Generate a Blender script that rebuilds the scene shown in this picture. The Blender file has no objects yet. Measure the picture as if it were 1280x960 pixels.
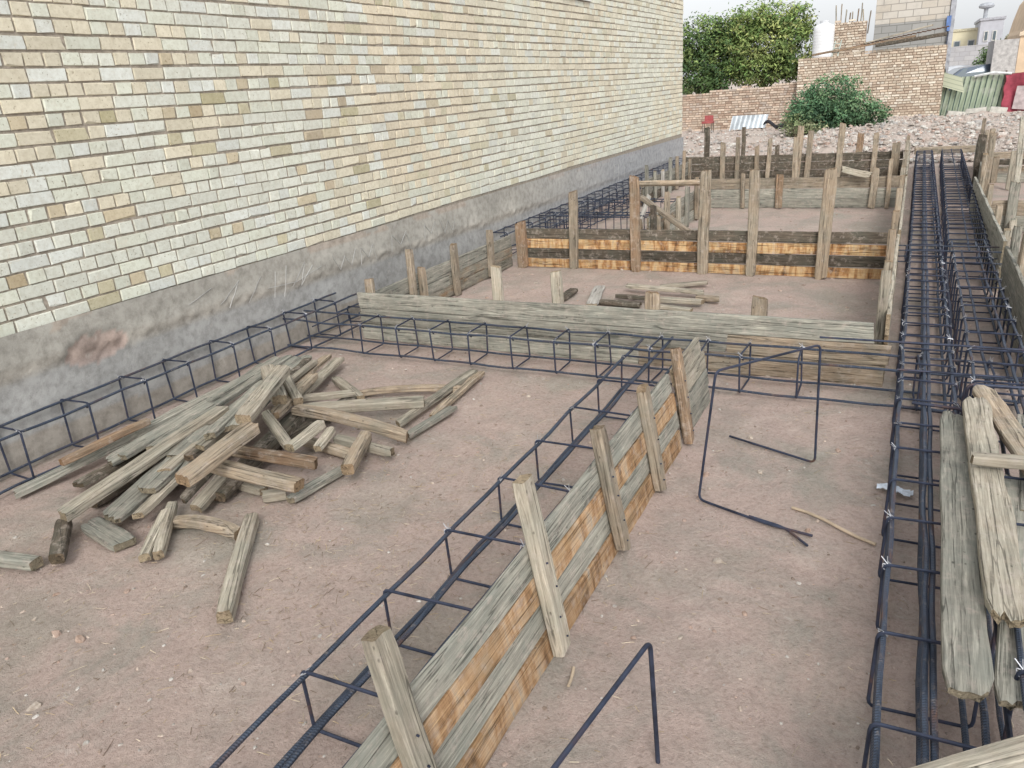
HEAP = [
 (-3.758,1.810,0.030, -3.550,3.277,0.160, 0.075,0.03,'grey',0,0,'long flat grey plank on the wall side of the heap, tip by the cage'),
 (-3.673,2.015,0.120, -3.611,2.503,0.150, 0.045,0.035,'brown',0,0,'thin brown stained strip on the heap beside the wall cage'),
 (-3.459,2.128,0.100, -3.393,2.744,0.180, 0.085,0.03,'grey',0,0,'broad silvery plank ending halfway up the left flank of the heap'),
 (-3.520,1.976,0.040, -3.472,2.362,0.070, 0.08,0.025,'dark',0,0,'dark weathered plank tucked under the broad silvery plank'),
 (-3.137,1.659,0.120, -3.188,2.650,0.210, 0.085,0.045,'pale',0,0,'long pale thick plank with a split end sticking out over the dark stub'),
 (-2.978,1.765,0.080, -3.146,2.437,0.140, 0.13,0.025,'grey',0,0,'widest grey board of the heap with deep lengthwise grooves'),
 (-2.857,1.812,0.090, -3.000,2.366,0.140, 0.05,0.03,'pale',0,0,'narrow grooved board lying along the widest grey board'),
 (-2.942,1.936,0.140, -3.121,2.489,0.180, 0.11,0.03,'grey',0,0,'bluish grey short board lying on top of the widest board'),
 (-2.612,1.892,0.270, -2.630,2.334,0.320, 0.09,0.055,'tan',0,0,'light brown squared block with a clean cut end on top of the heap'),
 (-2.675,2.323,0.360, -2.935,2.891,0.380, 0.085,0.05,'pale',0,0,'pale thick block resting highest on the heap'),
 (-3.118,2.952,0.340, -2.848,2.742,0.270, 0.08,0.06,'pale',0,0,'short pale upright chunk at the peak of the heap'),
 (-3.206,3.152,0.260, -2.870,2.888,0.200, 0.055,0.045,'pale',0,0,'small pale batten lying just right of the peak'),
 (-3.229,3.218,0.120, -3.426,3.803,0.100, 0.06,0.03,'tan',0,0,'tan plank end at the far side of the heap'),
 (-3.114,3.168,0.100, -3.375,3.853,0.070, 0.07,0.03,'pale',0,0,'farthest pale plank of the heap with its end cut square'),
 (-3.194,3.586,0.040, -2.808,3.334,0.050, 0.055,0.04,'pale',0,0,'short pale offcut pointing at the bent planks behind the heap'),
 (-2.902,3.437,0.030, -2.321,3.691,0.030, 0.05,0.035,'tan',0,0.02,'thin tan batten lying flat under the leaning pair of slats'),
 (-2.929,2.972,0.110, -2.339,3.323,0.090, 0.07,0.055,'pale',0,0,'long pale squared beam lying across behind the heap'),
 (-3.049,3.085,0.120, -2.827,3.293,0.100, 0.05,0.03,'pale',0,0,'thin pale slat just behind the long squared beam'),
 (-2.854,2.849,0.170, -2.189,2.922,0.070, 0.06,0.055,'tan',0,0.02,'long tan beam sloping down from the heap to the ground tip'),
 (-2.363,3.083,0.050, -2.378,3.968,0.040, 0.055,0.03,'pale',0,0,'cracked pale slat, nearer one of the leaning pair'),
 (-2.248,3.002,0.030, -2.207,3.412,0.030, 0.05,0.03,'grey',0,0,'green grey slat on the ground at the outer tip of the heap'),
 (-2.251,3.256,0.030, -2.319,3.966,0.030, 0.045,0.03,'tan',0,0.01,'curved brown edge slat, farther one of the leaning pair'),
 (-2.873,2.655,0.220, -2.615,2.512,0.140, 0.05,0.04,'pale',0,0,'short pale batten slanting steeply beside the dark hollow'),
 (-2.594,2.500,0.140, -2.598,2.753,0.160, 0.055,0.045,'pale',0,0,'pale squared stub crossing the front of the dark hollow'),
 (-2.518,2.611,0.100, -2.562,2.783,0.120, 0.045,0.035,'pale',0,0,'tiny pale stub behind the two stacked beams'),
 (-2.842,2.357,0.160, -2.371,2.435,0.120, 0.06,0.05,'brown',0,0,'reddish brown squared beam, upper of the two stacked beams'),
 (-2.727,2.155,0.190, -2.285,2.215,0.130, 0.075,0.055,'tan',0,0,'pale tan squared beam, lower of the two stacked beams'),
 (-2.224,2.473,0.100, -2.366,2.808,0.100, 0.065,0.06,'tan',0,0,'short tan block standing out on the right side of the heap'),
 (-2.745,2.745,0.050, -2.354,2.697,0.040, 0.055,0.045,'tan',0,0,'low tan beam lying behind the short tan block'),
 (-2.547,2.786,0.070, -2.196,2.787,0.040, 0.05,0.045,'pale',0,0,'pale beam end poking out right of the short tan block'),
 (-2.392,2.244,0.020, -2.342,2.583,0.030, 0.055,0.03,'grey',0,0,'flat pale green plank on the dirt right of the stacked beams'),
 (-2.530,2.216,0.030, -2.448,2.277,0.030, 0.055,0.05,'pale',0,0,'knobbly short log end below the stacked beams'),
 (-2.714,2.274,0.030, -2.563,2.261,0.030, 0.05,0.04,'pale',0,0,'small rough offcut half hidden below the stacked beams'),
 (-2.705,1.985,0.060, -2.778,2.268,0.100, 0.07,0.035,'pale',0,0,'bright pale plank end with rounded corners under the brown block'),
 (-2.758,1.882,0.030, -2.390,1.927,0.030, 0.055,0.045,'tan',0,0.03,'bent tan offcut with a pointed tip on the dirt'),
 (-2.619,1.642,0.040, -2.794,1.906,0.070, 0.045,0.04,'pale',0,0,'slim split batten, left one of the pair sticking out in front'),
 (-2.579,1.675,0.040, -2.814,1.958,0.070, 0.045,0.045,'pale',0,0,'crumbling batten, right one of the pair sticking out in front'),
 (-3.113,1.754,0.030, -2.811,1.694,0.030, 0.1,0.035,'grey',0,0,'short wide grey board end pointing away from the heap'),
 (-2.952,1.484,0.050, -3.212,1.704,0.050, 0.06,0.05,'dark',0,0,'dark chunky stub under the long pale split plank'),
 (-3.281,1.405,0.030, -3.046,1.456,0.030, 0.06,0.05,'grey',0,0,'grey stub alone on the dirt at the left edge'),
 (-2.011,1.482,0.035, -2.432,2.049,0.030, 0.06,0.055,'pale',0,0,'round worn post lying alone on the dirt in front of the heap'),
 (-2.772,1.982,0.090, -2.816,2.244,0.140, 0.045,0.03,'dark',0,0,'dark narrow slat beside the rounded pale plank end'),
 (-3.404,2.161,0.120, -3.595,3.518,0.170, 0.07,0.03,'grey',0,0,'grey plank running up under the far planks beside the wall cage'),
 (-3.281,2.253,0.150, -3.518,3.542,0.180, 0.06,0.03,'grey',0,0,'second grey plank of the tight far bundle'),
 (-3.042,2.178,0.170, -3.439,3.531,0.180, 0.06,0.03,'grey',0,0,'mossy grey plank in the middle of the tight far bundle'),
 (-2.923,2.175,0.190, -3.373,3.545,0.170, 0.055,0.03,'dark',0,0,'dark split plank of the tight far bundle'),
 (-2.913,2.245,0.210, -3.351,3.577,0.150, 0.06,0.03,'pale',0,0,'lighter plank on the right of the tight far bundle'),
 (-2.882,2.428,0.240, -3.117,2.958,0.270, 0.11,0.03,'grey',0,0,'wide grey board under the highest pale block'),
 (-2.704,2.107,0.060, -2.910,2.908,0.100, 0.1,0.05,'dark',0,0,'dark board deep under the brown and pale blocks'),
 (-2.879,2.599,0.050, -2.840,3.298,0.050, 0.09,0.05,'dark',0,0,'shaded board at the bottom of the hollow'),
 (-3.245,2.092,0.100, -3.682,3.468,0.140, 0.065,0.03,'grey',0,0,'thin grey plank in the tight far bundle, nearest the wall but one'),
 (-2.969,2.066,0.160, -3.281,3.184,0.200, 0.07,0.03,'pale',0,0,'pale ridged plank crossing the middle of the tight far bundle'),
 (-2.934,2.121,0.130, -3.038,2.811,0.220, 0.08,0.035,'grey',0,0,'grooved grey plank just above the light brown block'),
 (-2.899,2.302,0.250, -3.114,2.907,0.280, 0.055,0.035,'grey',0,0,'grey batten leading up to the peak from the left'),
 (-3.172,2.761,0.200, -3.424,3.610,0.160, 0.06,0.03,'grey',0,0,'grey plank end fanning out behind the peak'),
 (-2.857,2.686,0.200, -3.162,3.354,0.150, 0.06,0.04,'tan',0,0,'tan stub wedged behind the short pale upright chunk'),
 (-3.118,2.115,0.040, -3.110,2.667,0.080, 0.13,0.07,'dark',0,0,'buried dark board carrying the middle of the heap'),
 (-3.316,1.884,0.030, -3.291,2.609,0.080, 0.12,0.05,'dark',0,0,'buried dark board under the long pale split plank'),
]
STACK = [
 (-2.090,6.213,0.060, -1.404,6.134,0.050, 0.07,0.03,'pale',0,0,'grey batten on top of the small stack in the middle pen'),
 (-1.838,6.351,0.030, -1.467,6.522,0.040, 0.06,0.03,'pale',0,0,'short stub behind the small stack in the middle pen'),
 (-1.449,6.047,0.030, -1.265,6.033,0.030, 0.06,0.04,'tan',0,0,'light round ended stub at the right end of the small stack'),
 (-2.108,5.968,0.030, -1.799,5.913,0.040, 0.05,0.03,'dark',0,0,'dark pointed slat at the left of the small stack'),
 (-1.728,5.902,0.040, -1.357,5.878,0.040, 0.06,0.04,'pale',0,0,'lower batten of the small stack in the middle pen'),
 (-2.192,5.806,0.020, -1.838,5.779,0.020, 0.08,0.03,'dark',0,0,'flat dark board at the near left of the small stack'),
 (-1.689,5.725,0.030, -1.394,5.671,0.030, 0.06,0.03,'pale',0,0,'short pale slat nearest the front of the small stack'),
 (-2.209,5.664,0.030, -2.386,6.331,0.010, 0.1,0.02,'white',0,0,'whitish board lying alone left of the small stack'),
 (-2.557,5.810,0.020, -2.558,6.142,0.020, 0.09,0.03,'dark',0,0,'dark offcut lying by the second short post of the middle pen'),
]
RIGHT = [
 (0.277,3.429,0.300, 0.243,1.665,0.330, 0.105,0.025,'grey',0,0,'long green grey board with a splintered near end over the twin cages'),
 (0.353,3.526,0.340, 0.346,1.948,0.360, 0.1,0.03,'pale',0,0,'long pale tan board with a curled broken end'),
 (0.396,3.751,0.310, 0.553,2.639,0.330, 0.09,0.03,'tan',0,0,'tan board slanting away under the crosswise batten'),
 (0.302,2.812,0.400, 0.568,2.838,0.400, 0.05,0.035,'pale',0,0,'pale squared batten laid crosswise over the boards'),
 (0.459,2.948,0.270, 0.357,1.742,0.270, 0.09,0.025,'grey',0,0,'green board under the pale tan board with its near end showing'),
 (0.527,3.546,0.280, 0.463,2.695,0.280, 0.03,0.02,'grey',0,0,'narrow green slat at the right edge beside the crosswise batten'),
]

CAM = [[0.893414, -0.100918, 0.437752], [0.443756, 0.349968, -0.824987], [-0.069943, 0.93131, 0.357449]]
import bpy, bmesh, math, random
from mathutils import Vector, Matrix, noise as mn
random.seed(7)
sc = bpy.context.scene
COL = sc.collection
R = math.radians
rnd = random.uniform

# ------------------------------------------------------------ helpers
def link(o, parent=None, mw=None):
    COL.objects.link(o)
    if parent: o.parent = parent
    if mw is not None: o.matrix_basis = mw
    return o
def mesh_of(name, verts, faces, mat=None, sharp=None, cols=None):
    me = bpy.data.meshes.new(name)
    me.from_pydata([tuple(v) for v in verts], [], faces)
    if mat: me.materials.append(mat)
    if cols is not None:                       # one colour per face
        a = me.color_attributes.new('Col', 'FLOAT_COLOR', 'CORNER')
        buf = []
        for p in me.polygons:
            c = cols[p.index]
            buf.extend((c[0], c[1], c[2], 1.0) * p.loop_total)
        a.data.foreach_set('color', buf)
    if sharp:
        me.polygons.foreach_set('use_smooth', [True]*len(me.polygons))
        me.set_sharp_from_angle(angle=R(sharp))
    me.update()
    return me
def obj(name, me, parent=None, mw=None): return link(bpy.data.objects.new(name, me), parent, mw)
def tag(o, label=None, cat=None, group=None, kind=None):
    if label: o['label'] = label
    if cat: o['category'] = cat
    if group: o['group'] = group
    o['kind'] = kind or 'thing'
    return o
def empty(name, loc=(0,0,0), mw=None):
    o = bpy.data.objects.new(name, None); o.empty_display_size = .1
    COL.objects.link(o)
    if mw is not None: o.matrix_basis = mw
    else: o.location = loc
    return o
def T(x, y, z): return Matrix.Translation((x, y, z))
def basis(X, Y, Z, o=(0,0,0)):
    m = Matrix((X, Y, Z)).transposed().to_4x4(); m.translation = Vector(o); return m
class MB:
    def __init__(s): s.v = []; s.f = []; s.c = []
    def box(s, x0, y0, z0, x1, y1, z1, col=None, m=None):
        b = len(s.v)
        pts = [(x0,y0,z0),(x1,y0,z0),(x1,y1,z0),(x0,y1,z0),(x0,y0,z1),(x1,y0,z1),(x1,y1,z1),(x0,y1,z1)]
        if m: pts = [m @ Vector(p) for p in pts]
        s.v += pts
        for q in ((0,3,2,1),(4,5,6,7),(0,1,5,4),(1,2,6,5),(2,3,7,6),(3,0,4,7)):
            s.f.append(tuple(b+i for i in q)); s.c.append(col)
    def tube(s, pts, r, seg=6, closed=False, col=None):
        pts = [Vector(p) for p in pts]; n = len(pts); b = len(s.v)
        up = None
        for i, p in enumerate(pts):
            if closed: d = (pts[(i+1) % n]-pts[i-1])
            else: d = pts[min(i+1, n-1)]-pts[max(i-1, 0)]
            d.normalize()
            if up is None: up = Vector((0,0,1)) if abs(d.z) < .9 else Vector((1,0,0))
            a = up.cross(d)
            if a.length < 1e-4: a = Vector((0,1,0)).cross(d)
            a.normalize(); bb = d.cross(a); up = bb
            for k in range(seg):
                t = 2*math.pi*k/seg
                s.v.append(p + a*(r*math.cos(t)) + bb*(r*math.sin(t)))
        for i in range(n if closed else n-1):
            j = (i+1) % n
            for k in range(seg):
                l = (k+1) % seg
                s.f.append((b+i*seg+k, b+i*seg+l, b+j*seg+l, b+j*seg+k)); s.c.append(col)
        if not closed:
            s.f.append(tuple(b+k for k in range(seg))[::-1]); s.c.append(col)
            s.f.append(tuple(b+(n-1)*seg+k for k in range(seg))); s.c.append(col)
    def lathe(s, prof, seg=20, col=None):
        b = len(s.v); n = len(prof)
        for r, z in prof:
            for k in range(seg):
                t = 2*math.pi*k/seg; s.v.append((r*math.cos(t), r*math.sin(t), z))
        for i in range(n-1):
            for k in range(seg):
                l = (k+1) % seg
                s.f.append((b+i*seg+k, b+i*seg+l, b+(i+1)*seg+l, b+(i+1)*seg+k)); s.c.append(col)
        s.f.append(tuple(b+k for k in range(seg))[::-1]); s.c.append(col)
        s.f.append(tuple(b+(n-1)*seg+k for k in range(seg))); s.c.append(col)
    def mesh(s, name, mat, sharp=None, cols=False): return mesh_of(name, s.v, s.f, mat, sharp, s.c if cols else None)
def arc_path(pts, r, k=4, closed=False):
    """round the corners of a polyline"""
    pts = [Vector(p) for p in pts]; out = []; n = len(pts)
    for i, p in enumerate(pts):
        if not closed and i in (0, n-1): out.append(p); continue
        a = (pts[i-1]-p); c = (pts[(i+1) % n]-p)
        ra = min(r, a.length*.45, c.length*.45)
        A = p+a.normalized()*ra; C = p+c.normalized()*ra
        for t in range(k+1):
            t /= k
            out.append(A*(1-t)**2 + p*2*t*(1-t) + C*t*t)
    return out

# ------------------------------------------------------------ materials
class NT:
    def __init__(s, name):
        s.m = bpy.data.materials.new(name); s.m.use_nodes = True
        s.t = s.m.node_tree; s.n = s.t.nodes; s.l = s.t.links
        s.b = s.n['Principled BSDF']; s.b.inputs['Roughness'].default_value = .85
        s.b.inputs['Specular IOR Level'].default_value = .25
    def new(s, t, **k):
        n = s.n.new(t)
        for a, v in k.items(): setattr(n, a, v)
        return n
    def set(s, sock, v):
        if hasattr(v, 'is_output') or isinstance(v, bpy.types.NodeSocket): s.l.new(v, sock)
        else: sock.default_value = v
    def tc(s, o='Object'):
        return s.new('ShaderNodeTexCoord').outputs[o]
    def mapp(s, v, scale=(1,1,1), loc=(0,0,0)):
        n = s.new('ShaderNodeMapping'); s.set(n.inputs['Vector'], v); n.inputs['Scale'].default_value = scale; n.inputs['Location'].default_value = loc
        return n.outputs[0]
    def noise(s, v, sc_=5, det=5, rough=.6, dist=0, col=False):
        n = s.new('ShaderNodeTexNoise'); s.set(n.inputs['Vector'], v)
        n.inputs['Scale'].default_value = sc_; n.inputs['Detail'].default_value = det
        n.inputs['Roughness'].default_value = rough; n.inputs['Distortion'].default_value = dist
        return n.outputs['Color' if col else 'Fac']
    def voro(s, v, sc_=5, feat='F1', out='Distance'):
        n = s.new('ShaderNodeTexVoronoi', feature=feat); s.set(n.inputs['Vector'], v); n.inputs['Scale'].default_value = sc_
        return n.outputs[out]
    def ramp(s, f, stops):
        n = s.new('ShaderNodeValToRGB'); s.set(n.inputs[0], f); e = n.color_ramp.elements
        while len(e) < len(stops): e.new(.5)
        for q, (p, c) in zip(e, stops):
            q.position = p; q.color = (c, c, c, 1) if not hasattr(c, '__len__') else (*c[:3], 1)
        return n.outputs[0]
    def mix(s, a, b, f, mode='MIX'):
        n = s.new('ShaderNodeMix', data_type='RGBA', blend_type=mode)
        s.set(n.inputs[0], f)
        for i, v in ((6, a), (7, b)):
            if isinstance(v, (tuple, list)): v = (*v[:3], 1)
            s.set(n.inputs[i], v)
        return n.outputs[2]
    def math(s, op, a, b=0.):
        n = s.new('ShaderNodeMath', operation=op); s.set(n.inputs[0], a); s.set(n.inputs[1], b); return n.outputs[0]
    def bump(s, h, strength=.5, dist=.01, prev=None):
        n = s.new('ShaderNodeBump'); s.set(n.inputs['Height'], h)
        n.inputs['Strength'].default_value = strength; n.inputs['Distance'].default_value = dist
        if prev: s.l.new(prev, n.inputs['Normal'])
        return n.outputs[0]
    def done(s, col, rough=None, normal=None, metal=None):
        s.set(s.b.inputs['Base Color'], (*col[:3], 1) if isinstance(col, tuple) else col)
        if rough is not None: s.set(s.b.inputs['Roughness'], rough)
        if normal: s.l.new(normal, s.b.inputs['Normal'])
        if metal is not None: s.b.inputs['Metallic'].default_value = metal
        return s.m

def wood(name, dark, mid, light, tint, stain=None, stain_cut=.5, crack=.62):
    n = NT(name)
    oi = n.new('ShaderNodeObjectInfo').outputs['Random']
    off = n.new('ShaderNodeCombineXYZ')
    for i, k in enumerate((37., 53., 71.)): n.set(off.inputs[i], n.math('MULTIPLY', oi, k))
    va = n.new('ShaderNodeVectorMath', operation='ADD'); n.set(va.inputs[0], n.tc()); n.set(va.inputs[1], off.outputs[0]); v = va.outputs[0]
    g1 = n.noise(n.mapp(v, (2.2, 46, 46)), 1.6, 6, .65, .6)
    g2 = n.noise(n.mapp(v, (4, 150, 150)), 1, 3, .6, .3)
    g3 = n.noise(v, 7, 4, .6)
    g4 = n.noise(n.mapp(v, (3, 9, 9)), 1.5, 3, .5)
    c = n.ramp(n.math('ADD', n.math('MULTIPLY', g1, .58), n.math('MULTIPLY', n.noise(n.mapp(v, (5, 14, 14)), 1.6, 6, .7), .42)), [(.26, dark), (.46, mid), (.66, light)])
    c = n.mix(c, tint, n.ramp(g3, [(.42, 0), (.66, .75)]))
    if stain:
        st = n.noise(n.mapp(v, (9, 2, 2)), 2.2, 4, .6, .5)
        sc2 = n.ramp(st, [(.30, stain[0]), (.45, stain[1]), (.58, stain[2]), (.7, stain[3])])
        c = n.mix(c, sc2, n.ramp(g4, [(stain_cut-.14, 0), (stain_cut+.06, 1)]))
    cr = n.noise(n.mapp(v, (1.6, 60, 60), (5, 3, 1)), 1.0, 4, .55, .3)
    crk = n.ramp(cr, [(crack, 0), (crack+.06, 1)])
    c = n.mix(c, tuple(.28*k for k in dark), n.math('MULTIPLY', crk, .6))
    c = n.mix(c, (.0, .0, .0), n.math('MULTIPLY', n.ramp(g2, [(.38, 1), (.52, 0)]), .25))
    ct = n.math('ABSOLUTE', n.math('SUBTRACT', n.noise(n.mapp(v, (.9, 19, 19), (2, 7, 4)), 1.0, 3, .5, .2), .5))
    crk2 = n.math('MULTIPLY', n.ramp(ct, [(.006, 1), (.016, 0)]), n.ramp(g3, [(.40, .25), (.55, 1)]))
    c = n.mix(c, tuple(.22*k for k in dark), n.math('MULTIPLY', crk2, .6))
    crk = n.math('MAXIMUM', crk, n.math('MULTIPLY', crk2, .7))
    wet = n.noise(n.mapp(v, (1.1, 6, 6), (9, 1, 3)), 1.3, 5, .65)
    c = n.mix(c, n.mix(c, (.62, .61, .60), 1, 'MULTIPLY'), n.ramp(wet, [(.50, 0), (.70, .7)]))
    c = n.mix(c, tuple(min(1, 1.3*k) for k in light), n.ramp(n.noise(n.mapp(v, (5, 60, 60), (3, 3, 8)), 1, 4, .7), [(.56, 0), (.68, .55)]))
    sp = n.voro(n.mapp(v, (14, 26, 26)), 1.5)
    c = n.mix(c, tuple(.3*k for k in dark), n.math('MULTIPLY', n.math('MULTIPLY', n.ramp(sp, [(.10, 1), (.18, 0)]), n.ramp(n.noise(v, 11, 1), [(.56, 0), (.6, 1)])), .7))
    dirt = n.noise(v, 22, 5, .7)
    c = n.mix(c, (.45, .39, .34), n.ramp(dirt, [(.52, 0), (.72, .6)]))
    # end grain is darker and browner
    nrm = n.new('ShaderNodeSeparateXYZ'); n.set(nrm.inputs[0], n.tc('Normal'))
    endf = n.ramp(n.math('ABSOLUTE', nrm.outputs[0]), [(.65, 0), (.8, 1)])
    c = n.mix(c, n.mix(c, (.74, .64, .52), .9, 'MULTIPLY'), endf)
    br = n.new('ShaderNodeMapRange'); n.set(br.inputs[0], n.math('FRACT', n.math('MULTIPLY', oi, 7.31)))
    br.inputs[3].default_value = .78; br.inputs[4].default_value = 1.18
    c = n.mix(c, br.outputs[0], 1, 'MULTIPLY')
    h = n.math('SUBTRACT', n.math('ADD', g1, n.math('MULTIPLY', g2, .5)), n.math('MULTIPLY', crk, .9))
    return n.done(c, .88, n.bump(n.math('ADD', h, n.math('MULTIPLY', dirt, .3)), .75, .006))
W = dict(
 grey=wood('wood_weathered_grey', (.115,.115,.095), (.285,.275,.235), (.43,.415,.35), (.255,.265,.23)),
 pale=wood('wood_pale', (.17,.145,.11), (.38,.335,.265), (.55,.50,.41), (.34,.33,.27)),
 tan=wood('wood_tan', (.15,.11,.075), (.345,.27,.195), (.48,.395,.295), (.29,.265,.21)),
 brown=wood('wood_brown', (.09,.055,.035), (.235,.155,.10), (.35,.25,.165), (.26,.22,.165)),
 dark=wood('wood_dark', (.035,.028,.022), (.10,.082,.062), (.17,.14,.11), (.10,.10,.08)),
 white=wood('wood_whitish', (.32,.30,.27), (.50,.48,.44), (.62,.60,.56), (.48,.46,.43)),
 post=wood('wood_post', (.14,.105,.075), (.31,.25,.185), (.44,.375,.29), (.27,.25,.20)),
 orange=wood('wood_cement_stained_orange', (.16,.09,.045), (.36,.22,.11), (.50,.34,.19), (.36,.28,.19),
             ((.17,.10,.055), (.40,.24,.125), (.55,.385,.24), (.40,.35,.28)), .47),
 yellow=wood('wood_cement_stained_yellow', (.15,.09,.045), (.36,.235,.12), (.52,.37,.20), (.40,.28,.15),
             ((.12,.06,.03), (.38,.20,.085), (.58,.41,.22), (.45,.34,.22)), .38),
 stain=wood('wood_mixed_stain', (.115,.10,.08), (.27,.245,.20), (.42,.385,.31), (.26,.265,.215),
             ((.16,.09,.05), (.30,.20,.12), (.42,.31,.20), (.34,.30,.24)), .64),
)
def steel():
    n = NT('rebar_steel'); v = n.tc()
    a = n.noise(v, 9, 4, .6)
    c = n.ramp(a, [(.35, (.022,.026,.042)), (.52, (.045,.056,.090)), (.64, (.056,.050,.070)), (.74, (.14,.085,.065))])
    return n.done(c, .5, n.bump(n.noise(v, 260, 2), .35, .002), .3)
STEEL = steel()
def ribbed():
    n = NT('ribbed_rebar'); v = n.tc()
    a = n.noise(n.mapp(v, (1.6, 8, 8)), 3, 5, .65)
    c = n.ramp(a, [(.32, (.030,.036,.053)), (.50, (.060,.079,.115)), (.62, (.072,.068,.085)), (.72, (.16,.095,.07))])
    c = n.mix(c, (.36,.31,.27), n.ramp(n.noise(v, 40, 5, .7), [(.56, 0), (.74, .45)]))
    s = n.new('ShaderNodeSeparateXYZ'); n.set(s.inputs[0], v)
    h = n.math('SINE', n.math('ADD', n.math('MULTIPLY', s.outputs[0], 700.), n.math('MULTIPLY', s.outputs[1], 350.)))
    return n.done(c, n.ramp(a, [(.4, .42), (.7, .75)]), n.bump(h, .6, .0015), .25)
RIBBED = ribbed()
n = NT('tie_wire'); WIRE = n.done((.42,.43,.46), .45, metal=.6)
def flat(name, col, rough=.8, metal=0, ns=8, amt=.25, bump=.2):
    n = NT(name); v = n.tc(); a = n.noise(v, ns, 5, .65)
    c = n.mix(tuple(k*(1-amt) for k in col), tuple(min(1, k*(1+amt)) for k in col), n.ramp(a, [(.35, 0), (.65, 1)]))
    return n.done(c, rough, n.bump(n.noise(v, ns*6, 4), bump, .01), metal)

def brick_mat(name, bump=.5, dirt=(.30,.26,.20), amt=.3):
    n = NT(name); v = n.tc()
    at = n.new('ShaderNodeAttribute', attribute_name='Col').outputs['Color']
    a = n.noise(v, 38, 5, .7); b = n.noise(v, 6, 4, .65); d = n.noise(v, 120, 3, .6)
    c = n.mix(at, n.mix(at, (.80,.78,.74), 1, 'MULTIPLY'), n.ramp(a, [(.42, 0), (.66, .8)]))
    c = n.mix(c, dirt, n.ramp(b, [(.52, 0), (.78, amt)]))
    pit = n.ramp(n.noise(v, 75, 2, .5), [(.66, 0), (.71, 1)])
    c = n.mix(c, n.mix(c, (.45,.40,.33), 1, 'MULTIPLY'), n.math('MULTIPLY', pit, .7))
    c = n.mix(c, tuple(1.25*k for k in dirt), n.ramp(n.noise(v, 11, 5, .75, 1.), [(.60, 0), (.70, .7)]))
    h = n.math('SUBTRACT', n.math('ADD', n.math('MULTIPLY', a, .8), n.math('MULTIPLY', d, .4)), pit)
    return n.done(c, .92, n.bump(h, bump, .004))
BRICK = brick_mat('cream_brick', .45, (.50,.46,.38), .25)
BRICK2 = brick_mat('old_garden_brick', .6, (.36,.28,.21), .35)
MORTAR = flat('dark_mortar', (.34,.30,.25), .95, ns=30, bump=.6)
MORTAR2 = flat('earth_mortar', (.30,.23,.18), .95, ns=20, bump=.6)

def ground_mat():
    n = NT('dirt_ground'); v = n.tc()
    big = n.noise(v, .9, 5, .6); med = n.noise(v, 5, 6, .7); fine = n.noise(v, 55, 6, .75); grit = n.noise(v, 230, 3, .7)
    c = n.ramp(big, [(.36, (.36,.315,.27)), (.46, (.455,.36,.32)), (.58, (.475,.375,.33)), (.66, (.40,.355,.305))])
    c = n.mix(c, (.38,.33,.29), n.ramp(med, [(.46, 0), (.70, .7)]))
    c = n.mix(c, (.285,.285,.245), n.ramp(n.noise(n.mapp(v, (1,1,1), (4,9,0)), 1.5, 6, .7, .8), [(.50, 0), (.68, .75)]))
    c = n.mix(c, (.56,.475,.42), n.ramp(n.noise(v, 2.6, 6, .7, .5), [(.54, 0), (.74, .6)]))
    c = n.mix(c, n.mix(c, (.70,.68,.66), 1, 'MULTIPLY'), n.ramp(fine, [(.46, 0), (.70, .9)]))
    c = n.mix(c, n.mix(c, (1.35,1.33,1.3), 1, 'MULTIPLY'), n.ramp(grit, [(.55, 0), (.75, .9)]))
    c = n.mix(c, (.60,.54,.50), n.ramp(n.noise(n.mapp(v, (1,1,1), (1,2,5)), 11, 6, .75, .5), [(.60, 0), (.72, .55)]))
    c = n.mix(c, (.10,.08,.065), n.ramp(n.noise(v, 90, 4, .6), [(.67, 0), (.74, .7)]))
    peb = n.voro(v, 60); pm = n.ramp(peb, [(.10, 1), (.2, 0)])
    sel = n.ramp(n.noise(v, 30, 2), [(.56, 0), (.62, 1)])
    pm = n.math('MULTIPLY', pm, sel)
    c = n.mix(c, (.56,.47,.41), n.math('MULTIPLY', pm, .8))
    # far rubble zone paler
    gy = n.new('ShaderNodeSeparateXYZ'); n.set(gy.inputs[0], v)
    far = n.new('ShaderNodeMapRange'); n.set(far.inputs[0], gy.outputs[1]); far.inputs[1].default_value = 14.5; far.inputs[2].default_value = 17
    c = n.mix(c, (.52,.45,.40), n.math('MULTIPLY', far.outputs[0], .7))
    h = n.math('ADD', n.math('MULTIPLY', med, 1.6), n.math('ADD', fine, n.math('ADD', n.math('MULTIPLY', grit, .35), pm)))
    return n.done(c, .95, n.bump(h, .85, .016))
GROUND = ground_mat()

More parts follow.
